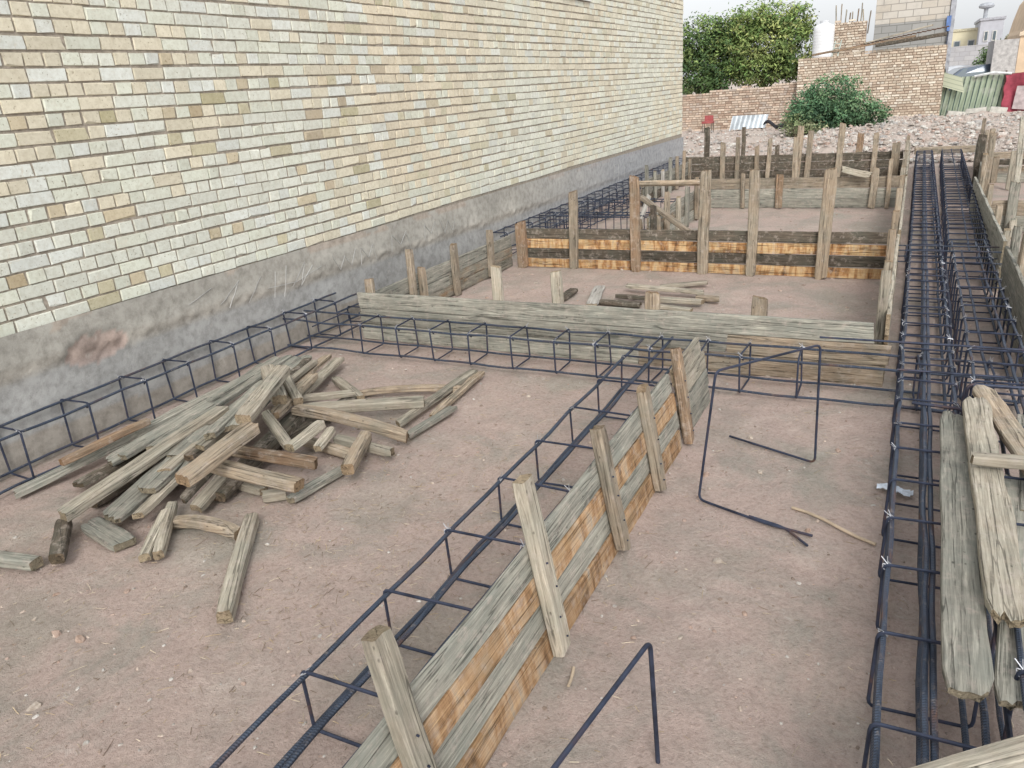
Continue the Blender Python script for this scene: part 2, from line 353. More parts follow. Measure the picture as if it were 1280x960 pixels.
# ------------------------------------------------------------ ground
def gh(x, y):
    z = 0.
    a = mn.fractal(Vector((x*1.3, y*1.3, 0)), 1., 2., 4)
    z += .011*a
    if y < 12:
        c = mn.cell(Vector((x*2.3+.4*a, y*2.3, 0))) if False else mn.noise(Vector((x*4.2, y*4.2, 12)))
        z -= .014*max(0, c-.12)
        if .5 < y < 4.1: z += .014*math.exp(-((x+.85)/.035)**2)*(.7+.6*mn.noise(Vector((x*8, y*9, 0))))+.010*math.exp(-((x+.90)/.04)**2)
        if -3.7 < x < .1: z += .010*math.exp(-((y-4.45)/.05)**2)+.010*math.exp(-((y-6.98)/.06)**2)
    z += .007*mn.fractal(Vector((x*9, y*9, 3)), 1., 2., 4)
    s = min(1, max(0, (y-15.9)/1.6)); s = s*s*(3-2*s)
    e = 1-min(1, max(0, (y-26)/5))
    lump = .5+.5*mn.fractal(Vector((x*.8, y*.8, 7)), 1., 2., 5)
    z += s*e*(.10+.22*max(0, lump))*(.45 if x < -2.6 else (1 if x > -2 else .45+.55*(x+2.6)/.6))
    z += s*e*.05*mn.fractal(Vector((x*5, y*5, 1)), 1., 2., 4)
    return z-.004
def spaced(segs):
    out = [segs[0][0]]
    for a, b, st in segs:
        n = max(1, round((b-a)/st))
        out += [a+(b-a)*(i+1)/n for i in range(n)]
    return out
gx = spaced([(-500,-60,110),(-60,-12,8),(-12,-4.2,.6),(-4.2,1.4,.03),(1.4,6,.15),(6,30,3),(30,60,10),(60,500,110)])
gy = spaced([(-60,-4,8),(-4,.4,.4),(.4,5.6,.03),(5.6,10,.06),(10,27,.12),(27,60,3),(60,120,12),(120,900,130)])
V = [(x, y, gh(x, y) if -14 < x < 12 and y < 40 else -.004) for y in gy for x in gx]
nx = len(gx); F = [(j*nx+i, j*nx+i+1, (j+1)*nx+i+1, (j+1)*nx+i) for j in range(len(gy)-1) for i in range(nx-1)]
me = mesh_of('ground', V, F, GROUND); me.polygons.foreach_set('use_smooth', [True]*len(me.polygons))
tag(obj('ground', me), kind='structure')

# scattered stuff on the ground
def stone(mb, x, y, z, s, col, flatn=.6):
    b = len(mb.v); m = Matrix.Rotation(rnd(0, 6.28), 3, 'Z') @ Matrix.Rotation(rnd(-.5, .5), 3, 'X')
    sx, sy, sz = s*rnd(.7, 1.3), s*rnd(.6, 1.1), s*flatn*rnd(.6, 1.2)
    base = [(-1,-.8,-.8),(1,-.9,-.8),(.9,1,-.8),(-.8,.9,-.8),(-.7,-.6,.8),(.8,-.5,.7),(.6,.7,.9),(-.6,.5,.7),(0,-1.15,0),(1.2,0,0),(0,1.2,.1),(-1.15,0,0)]
    for p in base:
        q = m @ Vector((p[0]*sx*rnd(.75,1.2), p[1]*sy*rnd(.75,1.2), p[2]*sz*rnd(.75,1.2)))
        mb.v.append((x+q.x, y+q.y, z+q.z+sz*.3))
    for f in ((4,5,6,7),(0,8,4),(8,5,4),(0,1,8),(1,5,8),(1,9,5),(9,6,5),(1,2,9),(2,6,9),(2,10,6),(10,7,6),(2,3,10),(3,7,10),(3,11,7),(11,4,7),(3,0,11),(0,4,11)):
        mb.f.append(tuple(b+i for i in f)); mb.c.append(col)
n = NT('rubble_stone'); v = n.tc(); at = n.new('ShaderNodeAttribute', attribute_name='Col').outputs['Color']
STONE = n.done(n.mix(at, n.mix(at, (.6,.56,.52), 1, 'MULTIPLY'), n.ramp(n.noise(v, 40, 5, .7), [(.4, 0), (.65, 1)])), .95, n.bump(n.noise(v, 60, 4), .5, .006))
def in_near(x, y): return True
mb = MB()
for i in range(3200):
    y = .6+5.6*random.random()**1.3; x = rnd(-4.0, .75)
    c = rnd(.8, 1.15); s = .0025+.006*random.random()**3
    stone(mb, x, y, gh(x, y), s, random.choice([(.44*c,.34*c,.29*c), (.50*c,.42*c,.36*c), (.30*c,.24*c,.20*c), (.5*c,.48*c,.45*c)]))
for i in range(70):
    x, y = rnd(-3.9, .1), rnd(.9, 7); s = rnd(.008, .02); c = rnd(.8, 1.1)
    stone(mb, x, y, gh(x, y), s, random.choice([(.46*c,.35*c,.29*c), (.50*c,.44*c,.38*c)]))
for i in range(1300):
    y = 6+9.5*random.random(); x = rnd(-3.9, 1.6); c = rnd(.8, 1.1)
    stone(mb, x, y, gh(x, y), .005+.012*random.random()**3, (.46*c,.37*c,.32*c))
tag(obj('gravel', mb.mesh('gravel', STONE, cols=True)), 'small pebbles and clods strewn over the dirt', 'gravel', kind='stuff')
mb = MB()
for i in range(2800):
    y = .7+5.3*random.random()**1.2; x = rnd(-3.3, .6)
    if i % 3 == 0: x = random.gauss(-1.9, .45); y = random.gauss(2.1, .6)
    L = rnd(.008, .035) if random.random() < .9 else rnd(.03, .06); a = rnd(0, 6.28); z = gh(x, y)+.003
    w = rnd(.0006, .0013)
    d = Vector((math.cos(a), math.sin(a), rnd(-.08, .2)))*L; bend = Vector((-d.y, d.x, 0))*rnd(-.07, .07)
    p = Vector((x, y, z)); k = rnd(.75, 1.2)
    mb.tube([p, p+d*.5+bend, p+d], w, 3, col=random.choice([(.52*k,.42*k,.28*k), (.60*k,.52*k,.40*k), (.26*k,.20*k,.15*k)]))
tag(obj('straw', mb.mesh('straw', STONE, cols=True)), 'dry straw and wood splinters strewn over the dirt', 'straw', kind='stuff')
mb = MB()
cols = [(.54,.46,.41), (.58,.51,.46), (.48,.39,.34), (.62,.58,.53), (.45,.38,.33), (.66,.62,.57), (.52,.38,.32), (.42,.39,.37)]
for i in range(15000):
    y = 15.9+9.8*random.random()**1.4
    x = rnd(-4.0-(y-15.7)*.3, 4.5)
    if x < -2.4 and random.random() < .55: continue
    s = .008+.042*random.random()**3.5
    if random.random() < .006: s = rnd(.05, .09)
    c = rnd(.85, 1.15); q = random.choice(cols)
    stone(mb, x, y, gh(x, y)+rnd(0, .05), s, (q[0]*c*.95, q[1]*c, q[2]*c*1.03), rnd(.45, .8))
tag(obj('rubble', mb.mesh('rubble', STONE, cols=True)), 'heaped broken brick and stone rubble behind the last formwork', 'rubble', kind='stuff')

# ------------------------------------------------------------ brick walls
def brick_wall(name, o, u, nrm, length, z0, top, course, bl, palette, mat, joint=.0085, depth=.008, skip=None, jit=.0042, bond='english', parent=None, extra=None):
    """bricks as real blocks in front of a mortar slab; u runs along the wall, nrm points outwards"""
    o = Vector(o); u = Vector(u); nrm = Vector(nrm); up = Vector((0,0,1))
    mb = MB(); z = z0; row = 0
    while z < 9:
        h = course-joint
        stretch = (row % 2 == 0) if bond == 'english' else True
        s = -rnd(0, bl*.5); any_ = False
        while s < length:
            st = stretch if random.random() > .06 else not stretch
            w = (bl if st else bl*.5)*rnd(.93, 1.05)
            a, b = max(s, 0), min(s+w-joint*rnd(.55, 1.15), length)
            s += w
            if b-a < .015: continue
            if z+h*.6 > top((a+b)/2): continue
            any_ = True
            if skip and skip(a, b, z, z+h): continue
            sag = .004*math.sin(a*1.7+row)+.003*mn.noise(Vector((a*6, row*1.3, 0)))
            zz0, zz1 = z+sag+rnd(-.001, .0015), z+h+sag+rnd(-.0015, .001)
            col = palette(a, z)
            bidx = len(mb.v); dd = depth+rnd(-.003, .003); e = .0035; ch = rnd(0, 1)
            back = [(a, zz0), (b, zz0), (b, zz1), (a, zz1)]
            tl = rnd(-.0025, .0025)
            for (p, q) in back: mb.v.append(o+u*p+up*q - nrm*.004)
            for k, (p, q) in enumerate(back):
                jx, jz = rnd(-jit, jit), rnd(-jit, jit)*.6
                if ch > .86 and k == int(ch*1000) % 4: jx += (.018 if k in (0, 3) else -.018)*rnd(.3, 1); jz += (.014 if k < 2 else -.014)*rnd(.2, 1)
                mb.v.append(o+u*(p+(e if k in (0,3) else -e)+jx)+up*(q+(e if k < 2 else -e)+jz)+nrm*(dd+tl*(1 if k in (0,3) else -1)))
            for f in ((4,5,6,7),(0,1,5,4),(1,2,6,5),(2,3,7,6),(3,0,4,7)):
                f = tuple(bidx+i for i in f)
                mb.f.append(f); mb.c.append(col)
        z += course; row += 1
        if not any_: break
    if extra: extra(mb)
    # make faces point outwards
    me = mb.mesh(name, mat, cols=True)
    bm = bmesh.new(); bm.from_mesh(me)
    for f in bm.faces:
        if f.index % 5 == 0 and f.normal.dot(nrm) < 0: bmesh.ops.reverse_faces(bm, faces=list(bm.faces)); break
    bm.to_mesh(me); bm.free()
    return obj(name, me, parent)

def cream(a, z):
    r = random.random(); k = rnd(.90, 1.08)
    f = mn.noise(Vector((a*.45, z*.7, 2)))         # large patches of one delivery
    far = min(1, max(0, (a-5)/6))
    if r < .025: c = random.choice([(.44,.36,.25), (.46,.38,.28), (.43,.39,.26)])
    elif r < .08: c = random.choice([(.58,.50,.37), (.57,.52,.38)])
    elif r < .30: c = (.655,.665,.585)
    elif r < .42: c = (.67,.685,.655)
    elif f > .18 or (abs(a-5.6) < 1.1 and 1.3 < z < 3 and r < .72): c = (.665,.67,.61)
    elif f < -.2: c = (.66,.575,.45)
    else: c = (.665,.61,.495)
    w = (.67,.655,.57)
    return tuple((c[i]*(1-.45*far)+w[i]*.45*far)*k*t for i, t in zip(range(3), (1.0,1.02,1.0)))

WX = -4.1
house = tag(empty('brick_house', (WX, 7, 0)), 'windowless looking cream brick side of a tall house with grey rendered plinth', 'house')
hm = Matrix.Translation((-WX, -7, 0))              # children are written in world coordinates
def hpart(name, me): return obj(name, me, house, hm)
WIN = (9.72, 10.78, 2.80)
def skipwin(a, b, z, zt):
    y0, y1 = a-1.5, b-1.5
    return y1 > WIN[0] and y0 < WIN[1] and zt > WIN[2]
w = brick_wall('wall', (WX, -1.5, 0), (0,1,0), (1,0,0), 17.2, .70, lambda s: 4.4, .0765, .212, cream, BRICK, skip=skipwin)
w.parent = house; w.matrix_basis = hm
# end face at y = 15.7
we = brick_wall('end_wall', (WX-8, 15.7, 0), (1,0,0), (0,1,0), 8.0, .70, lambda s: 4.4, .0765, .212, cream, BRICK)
we.parent = house; we.matrix_basis = hm
# render the bottom edge of the brickwork slightly lower towards the far end is left to the plinth
mb = MB()
mb.box(WX-8, -1.5, .0, WX, WIN[0], 4.4); mb.box(WX-8, WIN[1], .0, WX, 15.7, 4.4); mb.box(WX-8, WIN[0], 0, WX, WIN[1], WIN[2]); mb.box(WX-8, WIN[0], WIN[2], WX-.25, WIN[1], 4.4)
hpart('mortar_bed', mb.mesh('mortar_bed', MORTAR))
mb = MB(); mb.box(WX-8.1, -1.6, 4.402, WX+.06, 15.8, 4.55)
hpart('roof', mb.mesh('roof', flat('roof_concrete', (.42,.40,.37))))
# window
mb = MB(); mb.box(-.22, 0, -.03, .035, WIN[1]-WIN[0]-.02, .01)
o = obj('window_sill', mb.mesh('window_sill', flat('pale_stone', (.62,.62,.60), .6)), house, hm @ T(WX, WIN[0]+.01, WIN[2]))
fr = MB(); yy0, yy1 = WIN[0]+.01, WIN[1]-.01
for a in (yy0, (yy0+yy1)/2-.02, yy1-.05): fr.box(WX-.16, a, WIN[2]+.012, WX-.11, a+.05, 4.0)
fr.box(WX-.158, yy0, WIN[2]+.012, WX-.112, yy1, WIN[2]+.07); fr.box(WX-.158, yy0, 3.94, WX-.112, yy1, 4.0)
wf = hpart('window', fr.mesh('window', flat('white_frame', (.7,.71,.72), .5)))
mb = MB(); mb.box(WX-.14, yy0, WIN[2]+.01, WX-.13, yy1, 3.98)
n = NT('window_glass'); GLASS = n.done((.10,.13,.15), .08); n.b.inputs['Specular IOR Level'].default_value = .6
obj('pane', mb.mesh('pane', GLASS), wf)

# plinth: rough cement render with a trowelled lip and a smoother, bluish lower band
def ztop(y): return .715-.0055*max(0, y-2)
def lip(y):
    return .50-.045*max(0, y-3)*.55+.02*mn.noise(Vector((y*1.5, 0, 0))) if y < 6.5 else .41-.015*(y-6.5)
V = []; F = []; C = []
ys = spaced([(-1.5, 9, .022), (9, 15.7, .05)]); NZ = 34
for y in ys:
    for k in range(NZ+1):
        zt = ztop(y); z = -.02+(zt+.02)*k/NZ
        L = lip(y)
        d = .030
        t = (z-L)/.025
        d -= .016/(1+math.exp(min(30, 2*t)))
        rough = math.exp(-((z-L)/.045)**2)
        d += rough*(.004+.013*mn.fractal(Vector((y*14, z*20, 0)), 1, 2, 4))
        d += .004*mn.fractal(Vector((y*5, z*5, 5)), 1, 2, 4)+.0015*mn.noise(Vector((y*40, z*40, 5)))
        q = math.hypot((y-2.63)/.19, (z-.50)/.085)+.25*mn.noise(Vector((y*12, z*12, 9)))
        if q < 1: d -= .006-.010*mn.fractal(Vector((y*25, z*30, 9)), 1, 2, 3)
        V.append((WX+.006+max(.002, d), y, z))
        # colour
        f = mn.fractal(Vector((y*2.2, z*4, 1)), 1, 2, 4)
        c = Vector((.42,.405,.365))*(1+.22*f)
        if z < L-.01:
            m = min(1, (L-.01-z)/.05)
            wet = mn.fractal(Vector((y*1.2, z*2, 11)), 1, 2, 3)
            c = c.lerp(Vector((.345,.35,.35))*(1+.22*wet), m*.75)
            if z < .14+.05*wet: c = c.lerp(Vector((.33,.295,.25)), .75)
        if rough > .35: c = c.lerp(Vector((.45,.415,.365))*(1+.3*f), .5*rough)
        if q < 1: c = c.lerp(Vector((.50,.37,.32))*(1+.4*f), .65)
        elif q < 1.3: c = c*.85
        if z > zt-.05 and f > .1: c = c.lerp(Vector((.44,.35,.28)), .5)
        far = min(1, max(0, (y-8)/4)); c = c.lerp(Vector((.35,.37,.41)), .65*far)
        C.append(c)
ny = len(ys)
for i in range(ny-1):
    for k in range(NZ):
        F.append((i*(NZ+1)+k, (i+1)*(NZ+1)+k, (i+1)*(NZ+1)+k+1, i*(NZ+1)+k+1))
# ledge on top
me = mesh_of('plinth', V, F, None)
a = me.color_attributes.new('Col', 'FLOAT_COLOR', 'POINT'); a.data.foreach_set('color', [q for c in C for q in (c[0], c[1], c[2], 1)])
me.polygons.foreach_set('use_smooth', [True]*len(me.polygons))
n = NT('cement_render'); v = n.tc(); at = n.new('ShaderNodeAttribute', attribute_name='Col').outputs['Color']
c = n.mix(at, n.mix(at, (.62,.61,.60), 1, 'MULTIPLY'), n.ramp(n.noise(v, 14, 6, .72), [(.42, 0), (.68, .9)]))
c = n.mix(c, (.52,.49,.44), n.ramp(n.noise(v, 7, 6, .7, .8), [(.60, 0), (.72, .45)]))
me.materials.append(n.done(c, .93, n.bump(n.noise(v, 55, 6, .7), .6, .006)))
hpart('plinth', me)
mb = MB(); mb.box(WX-8, 15.69, 0, WX+.028, 15.725, .62)
hpart('plinth_return', mb.mesh('plinth_return', flat('cement_return', (.33,.34,.36), .9)))
# chalk-like scratched scribbles on the render (illegible strokes)
CH = flat('scratch_chalk', (.46,.46,.45), .95, amt=.1)
def scrib(strokes):
    mb = MB()
    for st in strokes:
        pts = [Vector((WX+.041, y, z)) for y, z in st]
        out = []
        for i in range(len(pts)-1):
            for k in range(4): out.append(pts[i].lerp(pts[i+1], k/4)+Vector((0, rnd(-.004,.004), rnd(-.003,.003))))
        out.append(pts[-1])
        mb.tube(out, .0022, 3)
    hpart('scratched_scribble', mb.mesh('scratched_scribble', CH))
def letterM(y, z, w, h): return [[(y, z), (y+w*.1, z+h), (y+w*.5, z+h*.3), (y+w*.85, z+h), (y+w, z)]]
def letterW(y, z, w, h): return [[(y, z+h), (y+w*.25, z), (y+w*.5, z+h*.8), (y+w*.75, z), (y+w, z+h)]]
scrib(letterM(5.55, .44, .30, .15)); scrib(letterM(6.1, .44, .24, .15)+letterW(6.4, .44, .30, .15))
scrib(letterW(4.75, .45, .3, .13)+letterM(5.1, .43, .22, .14))
scrib([[(4.05,.42),(4.1,.60)], [(4.15,.40),(4.22,.62)], [(4.25,.45),(4.42,.60),(4.35,.44),(4.5,.56)], [(4.0,.5),(4.3,.48),(4.6,.53)]])
scrib([[(3.55,.50),(3.75,.62),(3.62,.46)], [(3.8,.45),(3.95,.60)], [(3.3,.57),(3.5,.63)]])
scrib([[(11.5,.28),(11.55,.55),(11.75,.54),(11.7,.27),(11.5,.28)], [(11.55,.42),(11.7,.42)], [(12.0,.3),(12.05,.52)], [(12.2,.52),(12.45,.5)]])

# ------------------------------------------------------------ planks
def plank_mesh(L, w, t, seed, bend=0., ragged=1., rnd_c=.16, waney=1., split=False):
    rs = random.Random(seed)
    n = max(7, min(26, int(L/.045))); c = min(w, t)*rnd_c
    m_ = 2 if w < .075 else 6
    xs_ = [(-w/2+c)+(w-2*c)*q/m_ for q in range(m_+1)]
    sec = [(q, -t/2) for q in xs_]+[(w/2, -t/2+c), (w/2, 0), (w/2, t/2-c)]+[(q, t/2) for q in xs_[::-1]]+[(-w/2, t/2-c), (-w/2, 0), (-w/2, -t/2+c)]
    def jag(lo, hi):
        a = [rs.uniform(-1, 1)*.010*ragged for _ in range(m_+3)]
        return [a[min(m_+2, max(0, int((y+w/2)/w*(m_+2)+.5)))]+rs.uniform(-.002, .002) for y, z in sec]
    k = len(sec); V = []; F = []
    off = rs.uniform(0, 99)
    endj0 = jag(0, 1); endj1 = jag(0, 1)
    slant0, slant1 = rs.uniform(-.18, .18)*w*min(1, ragged), rs.uniform(-.18, .18)*w*min(1, ragged)
    for i in range(n+1):
        f = i/n; x = -L/2+L*f
        oy = .0035*waney*mn.noise(Vector((x*3, off, 0)))*2; oz = .003*waney*mn.noise(Vector((x*2.5, off, 9)))*2 + bend*(1-(2*f-1)**2)
        tp = 1.
        ed = min(f, 1-f)*L
        if ed < .03: tp = 1-.10*ragged*(1-ed/.03)
        for j, (y, z) in enumerate(sec):
            wv = .0028*waney*mn.noise(Vector((x*7, j*1.7+off, 4)))
            e = 0
            if i == 0: e = endj0[j]-slant0*y/w*2
            if i == n: e = endj1[j]+slant1*y/w*2
            V.append((x+e, y*tp*(1+wv/w*2)+oy+wv, z*tp+oz+wv*.5))
    for i in range(n):
        for j in range(k):
            l = (j+1) % k
            F.append((i*k+j, i*k+l, (i+1)*k+l, (i+1)*k+j))
    F.append(tuple(range(k))[::-1]); F.append(tuple(n*k+j for j in range(k)))
    return V, F
SEED = [100]
def plank(name, L, w, t, mat, parent=None, mw=None, **kw):
    SEED[0] += 1
    V, F = plank_mesh(L, w, t, SEED[0], **kw)
    V = [(x, y, z) for x, y, z in V]
    me = mesh_of(name, V, [f[::-1] for f in F] if False else F, W[mat], sharp=38)
    return obj(name, me, parent, mw)
def plank_between(name, a, b, w, t, mat, roll=0, parent=None, **kw):
    a, b = Vector(a), Vector(b); d = b-a; L = d.length; X = d.normalized()
    Y = Vector((0,0,1)).cross(X)
    if Y.length < .05: Y = Vector((0,1,0))
    Y.normalize(); Z = X.cross(Y)
    m = basis(X, Y, Z, (a+b)/2) @ Matrix.Rotation(roll, 4, 'X')
    return plank(name, L, w, t, mat, parent, m, **kw)

random.seed(11)
for (x0,y0,z0,x1,y1,z1,w_,t_,m_,rl,bd,lb) in HEAP:
    nm = 'timber_beam' if t_ >= .045 else 'plank'
    z0 = max(z0, t_/2+.004); z1 = max(z1, t_/2+.004)
    o = plank_between(nm, (x0,y0,z0), (x1,y1,z1), w_, t_, m_, rnd(-.12, .12) if max(z0, z1) > .08 else rnd(-.03, .03), bend=bd, rnd_c=.15 if t_ >= .045 else .12, ragged=.6 if t_ >= .045 else 1.0)
    tag(o, lb, 'beam' if t_ >= .045 else 'plank', 'scrap timber heaped by the brick wall')
for (x0,y0,z0,x1,y1,z1,w_,t_,m_,rl,bd,lb) in STACK:
    tag(plank_between('plank', (x0,y0,max(z0, t_/2)), (x1,y1,max(z1, t_/2)), w_, t_, m_, 0), lb, 'plank', 'offcuts stacked in the middle pen')
for (x0,y0,z0,x1,y1,z1,w_,t_,m_,rl,bd,lb) in RIGHT:
    tag(plank_between('plank', (x0,y0,z0), (x1,y1,z1), w_, t_, m_, 0, ragged=2.2 if w_ > .08 else .8), lb, 'plank', 'boards laid over the twin cages')
# big pale board corner at the near right
tag(plank_between('plank', (.14,1.20,.36), (.62,1.60,.36), .26, .02, 'pale', 0, ragged=.6), 'broad pale board cutting across the bottom right corner over the cages', 'plank', 'boards laid over the twin cages')

# ------------------------------------------------------------ formwork panels
def formwork(label, p0, p1, boards, battens, tilt=0, thick=.022, group='formwork panels of old boards', z=0.004):
    """boards: (z0, height, material, start, end); battens: (s, z0, z1, width, thick, side, lean, material)"""
    p0 = Vector((*p0, z)); p1 = Vector((*p1, z)); d = p1-p0; L = d.length; X = d.normalized(); Y = Vector((0,0,1)).cross(X)
    root = empty('formwork_panel', mw=basis(X, Y, Vector((0,0,1)), p0) @ Matrix.Rotation(tilt, 4, 'X'))
    tag(root, label, 'formwork panel', group)
    for (z0, h, m, s0, s1) in boards:
        s1 = L if s1 is None else s1
        mw = T((s0+s1)/2, rnd(-.004, .004), z0+h/2+rnd(-.002,.002)) @ Matrix.Rotation(R(90)+rnd(-.03,.03), 4, 'X') @ Matrix.Rotation(rnd(-.0015,.0015), 4, 'Z')
        plank('board', s1-s0, h-rnd(.003, .009), thick, m, root, mw, ragged=.35, rnd_c=.07, waney=.7)
    for (s, z0, z1, w_, t_, side, lean, m) in battens:
        y = side*(thick/2+t_/2+.003)
        mw = T(s, y, (z0+z1)/2) @ Matrix.Rotation(lean, 4, 'Y') @ basis((0,0,1), (1,0,0), (0,1,0))
        plank('batten', z1-z0, w_, t_, m, root, mw, rnd_c=.14, ragged=.8)
        if p0.y < 5 and side < 0 and abs(p0.x+.87) < .05:
            for zz in (.06, .15, .25, .34):
                mb = MB(); q = Vector((s+rnd(-.015,.015)+math.tan(lean)*(zz-.3), side*(thick/2+t_+.0045), zz+rnd(-.01,.01)))
                mb.tube([q, q+Vector((rnd(-.002,.002), side*.006, 0))], .0032, 6)
                obj('nail', mb.mesh('nail', STEEL), root)
    return root
random.seed(21)
# P1, near diagonal panel (runs along +y, battens on its right = -Y local side)
y0 = .72
formwork('stained four-board panel running along the middle cage with five tall leaning battens', (-.87, y0), (-.87, 3.99),
  [(0,.100,'orange',0,2.63), (.100,.100,'grey',0,2.66), (.200,.100,'orange',0,2.64), (.300,.100,'grey',0,2.62),
   (0,.100,'grey',2.74,3.26), (.100,.100,'grey',2.71,3.27), (.200,.100,'pale',2.73,3.25), (.300,.095,'pale',2.70,3.22)],
  [(1.05-y0,-.0,.62,.070,.045,-1,R(-1),'pale'), (1.78-y0,0.02,.63,.072,.045,-1,R(1),'pale'), (2.38-y0,.02,.535,.066,.045,-1,R(-1),'post'),
   (2.90-y0,.01,.49,.066,.045,-1,R(1),'post'), (3.42-y0,.01,.49,.06,.045,-1,R(2),'brown')], tilt=R(-9.5)*-1*-1)
# P2, cross panel
formwork('green grey three-board panel crossing the lot behind the crosswise cage', (-3.63, 4.47), (0, 4.47),
  [(.0,.125,'grey',.0,2.2), (.0,.125,'tan',2.2,3.62), (.125,.12,'grey',0,2.75), (.125,.12,'tan',2.75,3.64), (.245,.125,'grey',.0,3.55)],
  [(.09,.0,.47,.07,.04,1,0,'tan'), (1.18,0,.60,.07,.05,1,0,'pale'), (1.63,0,.58,.07,.05,1,R(-1),'pale'), (2.28,0,.47,.09,.04,1,0,'tan'),
   (2.93,0,.47,.09,.03,1,0,'post')])
# P3, left panel of the middle pen
formwork('low mossy panel parallel to the brick wall on the left of the middle pen', (-3.62, 4.56), (-3.62, 7.02),
  [(0,.10,'stain',0,None), (.10,.10,'grey',0,1.2), (.10,.10,'stain',1.2,None), (.20,.125,'grey',0,None)],
  [(.57,0,.56,.06,.05,-1,0,'post'), (.72,0,.38,.07,.05,-1,0,'tan'), (1.27,0,.46,.075,.05,-1,0,'post'), (1.95,0,.47,.07,.05,-1,R(2),'post')])
# P4, orange striped cross panel
formwork('orange and dark striped four-board panel at the back of the middle pen', (-3.53, 7.02), (-.06, 7.02),
  [(0,.095,'yellow',0,None), (.095,.10,'dark',0,None), (.195,.10,'yellow',0,None), (.295,.105,'dark',0,None)],
  [(.06,0,.46,.11,.05,-1,0,'brown'), (.64,-.0,.76,.085,.055,-1,R(1.5),'post'), (1.27,0,.89,.09,.055,-1,R(-.5),'brown'), (1.92,0,.93,.095,.055,-1,R(1),'post'),
   (2.35,0,.93,.085,.055,-1,R(0),'post'), (2.95,0,.92,.10,.055,-1,R(1.2),'tan')], group='formwork panels of old boards')
# P5, edge-on row on the left side of the twin cages: several panels end to end
for i, (a, b, lb) in enumerate(((4.55, 6.9, 'panel seen edge on beside the twin cages, nearest of its row'), (7.1, 10.7, 'panel seen edge on beside the twin cages, middle of its row'), (10.9, 15.4, 'panel seen edge on beside the twin cages, farthest of its row'))):
    bt = []
    s = .12
    while s < b-a-.1:
        bt.append((s, 0, rnd(.46, .66), .07, .05, 1, R(rnd(-3, 3)), random.choice(['post','pale','tan']))); s += rnd(.42, .62)
    formwork(lb, (-.015, a), (-.015, b), [(0,.14,'grey',0,None), (.14,.14,'tan',0,None), (.28,.13,'pale',0,None)], bt)
# P6
formwork('grey three-board panel across the back of the second pen', (-2.5, 10.85), (-.08, 10.85),
  [(0,.12,'grey',0,None), (.12,.13,'grey',0,None), (.25,.14,'post',0,None)],
  [(.99,0,.44,.09,.04,-1,0,'brown'), (1.16,0,.9,.06,.05,1,0,'post'), (1.42-.9,0,.46,.05,.04,-1,0,'post'), (2.13,0,.50,.085,.04,-1,R(2),'post'), (2.30,.0,.6,.05,.04,-1,0,'tan')])
tag(plank_between('plank', (-.75,10.74,.50), (-.42,10.72,.42), .08, .03, 'pale', 1.3, bend=-.02), 'curved slat tied across the short batten of the second pen', 'plank')
tag(plank_between('plank', (-.98,7.75,.03), (-.80,7.75,.22), .14, .04, 'brown', 0), 'short brown offcut standing behind the orange striped panel', 'plank')
# side panel of second pen
bt = []; s = .1
for k in range(6): bt.append((s, 0, rnd(.40, .56), rnd(.06, .11), .045, -1, R(rnd(-4, 4)), random.choice(['post','pale','tan','grey','dark']))); s += rnd(.38,.55)
formwork('battened side panel on the left of the second pen', (-2.42, 7.9), (-2.42, 10.7), [(0,.13,'grey',0,None), (.13,.13,'stain',0,None), (.26,.10,'grey',0,None)], bt)
bt = []; s = .12
for k in range(7): bt.append((s, 0, rnd(.40, .58), rnd(.05, .08), .045, -1, R(rnd(-5, 5)), random.choice(['post','grey','tan','white']))); s += .42
formwork('battened side panel on the left of the farthest pen', (-3.45, 11.0), (-3.45, 13.9), [(0,.13,'dark',0,None), (.13,.12,'grey',0,None), (.25,.10,'grey',0,None)], bt)
tag(plank_between('timber_beam', (-3.15,9.6,.50), (-2.15,9.55,.51), .07, .07, 'tan', 0, rnd_c=.35), 'round brown beam laid level over the far cage grid', 'beam')
tag(plank_between('timber_beam', (-2.62,8.3,.52), (-2.05,8.25,.14), .075, .05, 'post', 0), 'diagonal brace slanting down to the tall doubled post', 'beam')
tag(plank_between('timber_beam', (-2.82,8.7,.02), (-2.70,8.9,.46), .05, .04, 'white', 0), 'pale thin stake leaning against the level brown beam', 'stake')
for (x, y, h, w_, m_, lb) in ((-2.62,8.15,.30,.12,'tan','squat tan stub post behind the orange panel, first of two'), (-2.40,8.1,.36,.13,'tan','squat tan stub post under the diagonal brace')):
    o = plank('post', h, w_, .05, m_, None, T(x, y, h/2) @ basis((0,0,1),(1,0,0),(0,1,0))); tag(o, lb, 'post')
# P7 far panel
formwork('dark long panel at the far end with tall battens standing above it', (-3.66, 14.1), (-.1, 14.1),
  [(0,.13,'dark',0,None), (.13,.13,'dark',0,None), (.26,.13,'dark',0,None)],
  [(.42,0,.88,.09,.05,1,0,'dark'), (.72,0,.62,.085,.05,-1,0,'post'), (.97,0,.70,.07,.05,-1,0,'post'), (1.05,0,.86,.065,.05,1,0,'dark'), (1.30,0,.55,.07,.05,-1,0,'tan'),
   (1.50,0,.66,.07,.05,-1,R(2),'post'), (1.62,0,.54,.07,.05,1,0,'dark'), (1.98,0,.84,.10,.05,-1,R(2),'tan'), (2.14,0,.76,.09,.05,-1,R(2),'post'), (2.62,0,.85,.10,.05,-1,R(2),'post'),
   (2.90,0,.68,.10,.05,1,R(2),'brown'), (3.14,0,.68,.08,.05,-1,R(1),'post'), (3.45,0,.52,.12,.05,-1,0,'post')])
# end board of the twin cages
tag(plank_between('plank', (.06,15.62,.24), (1.0,15.62,.25), .035, .12, 'post', 0), 'board closing off the far end of the twin cages', 'plank')
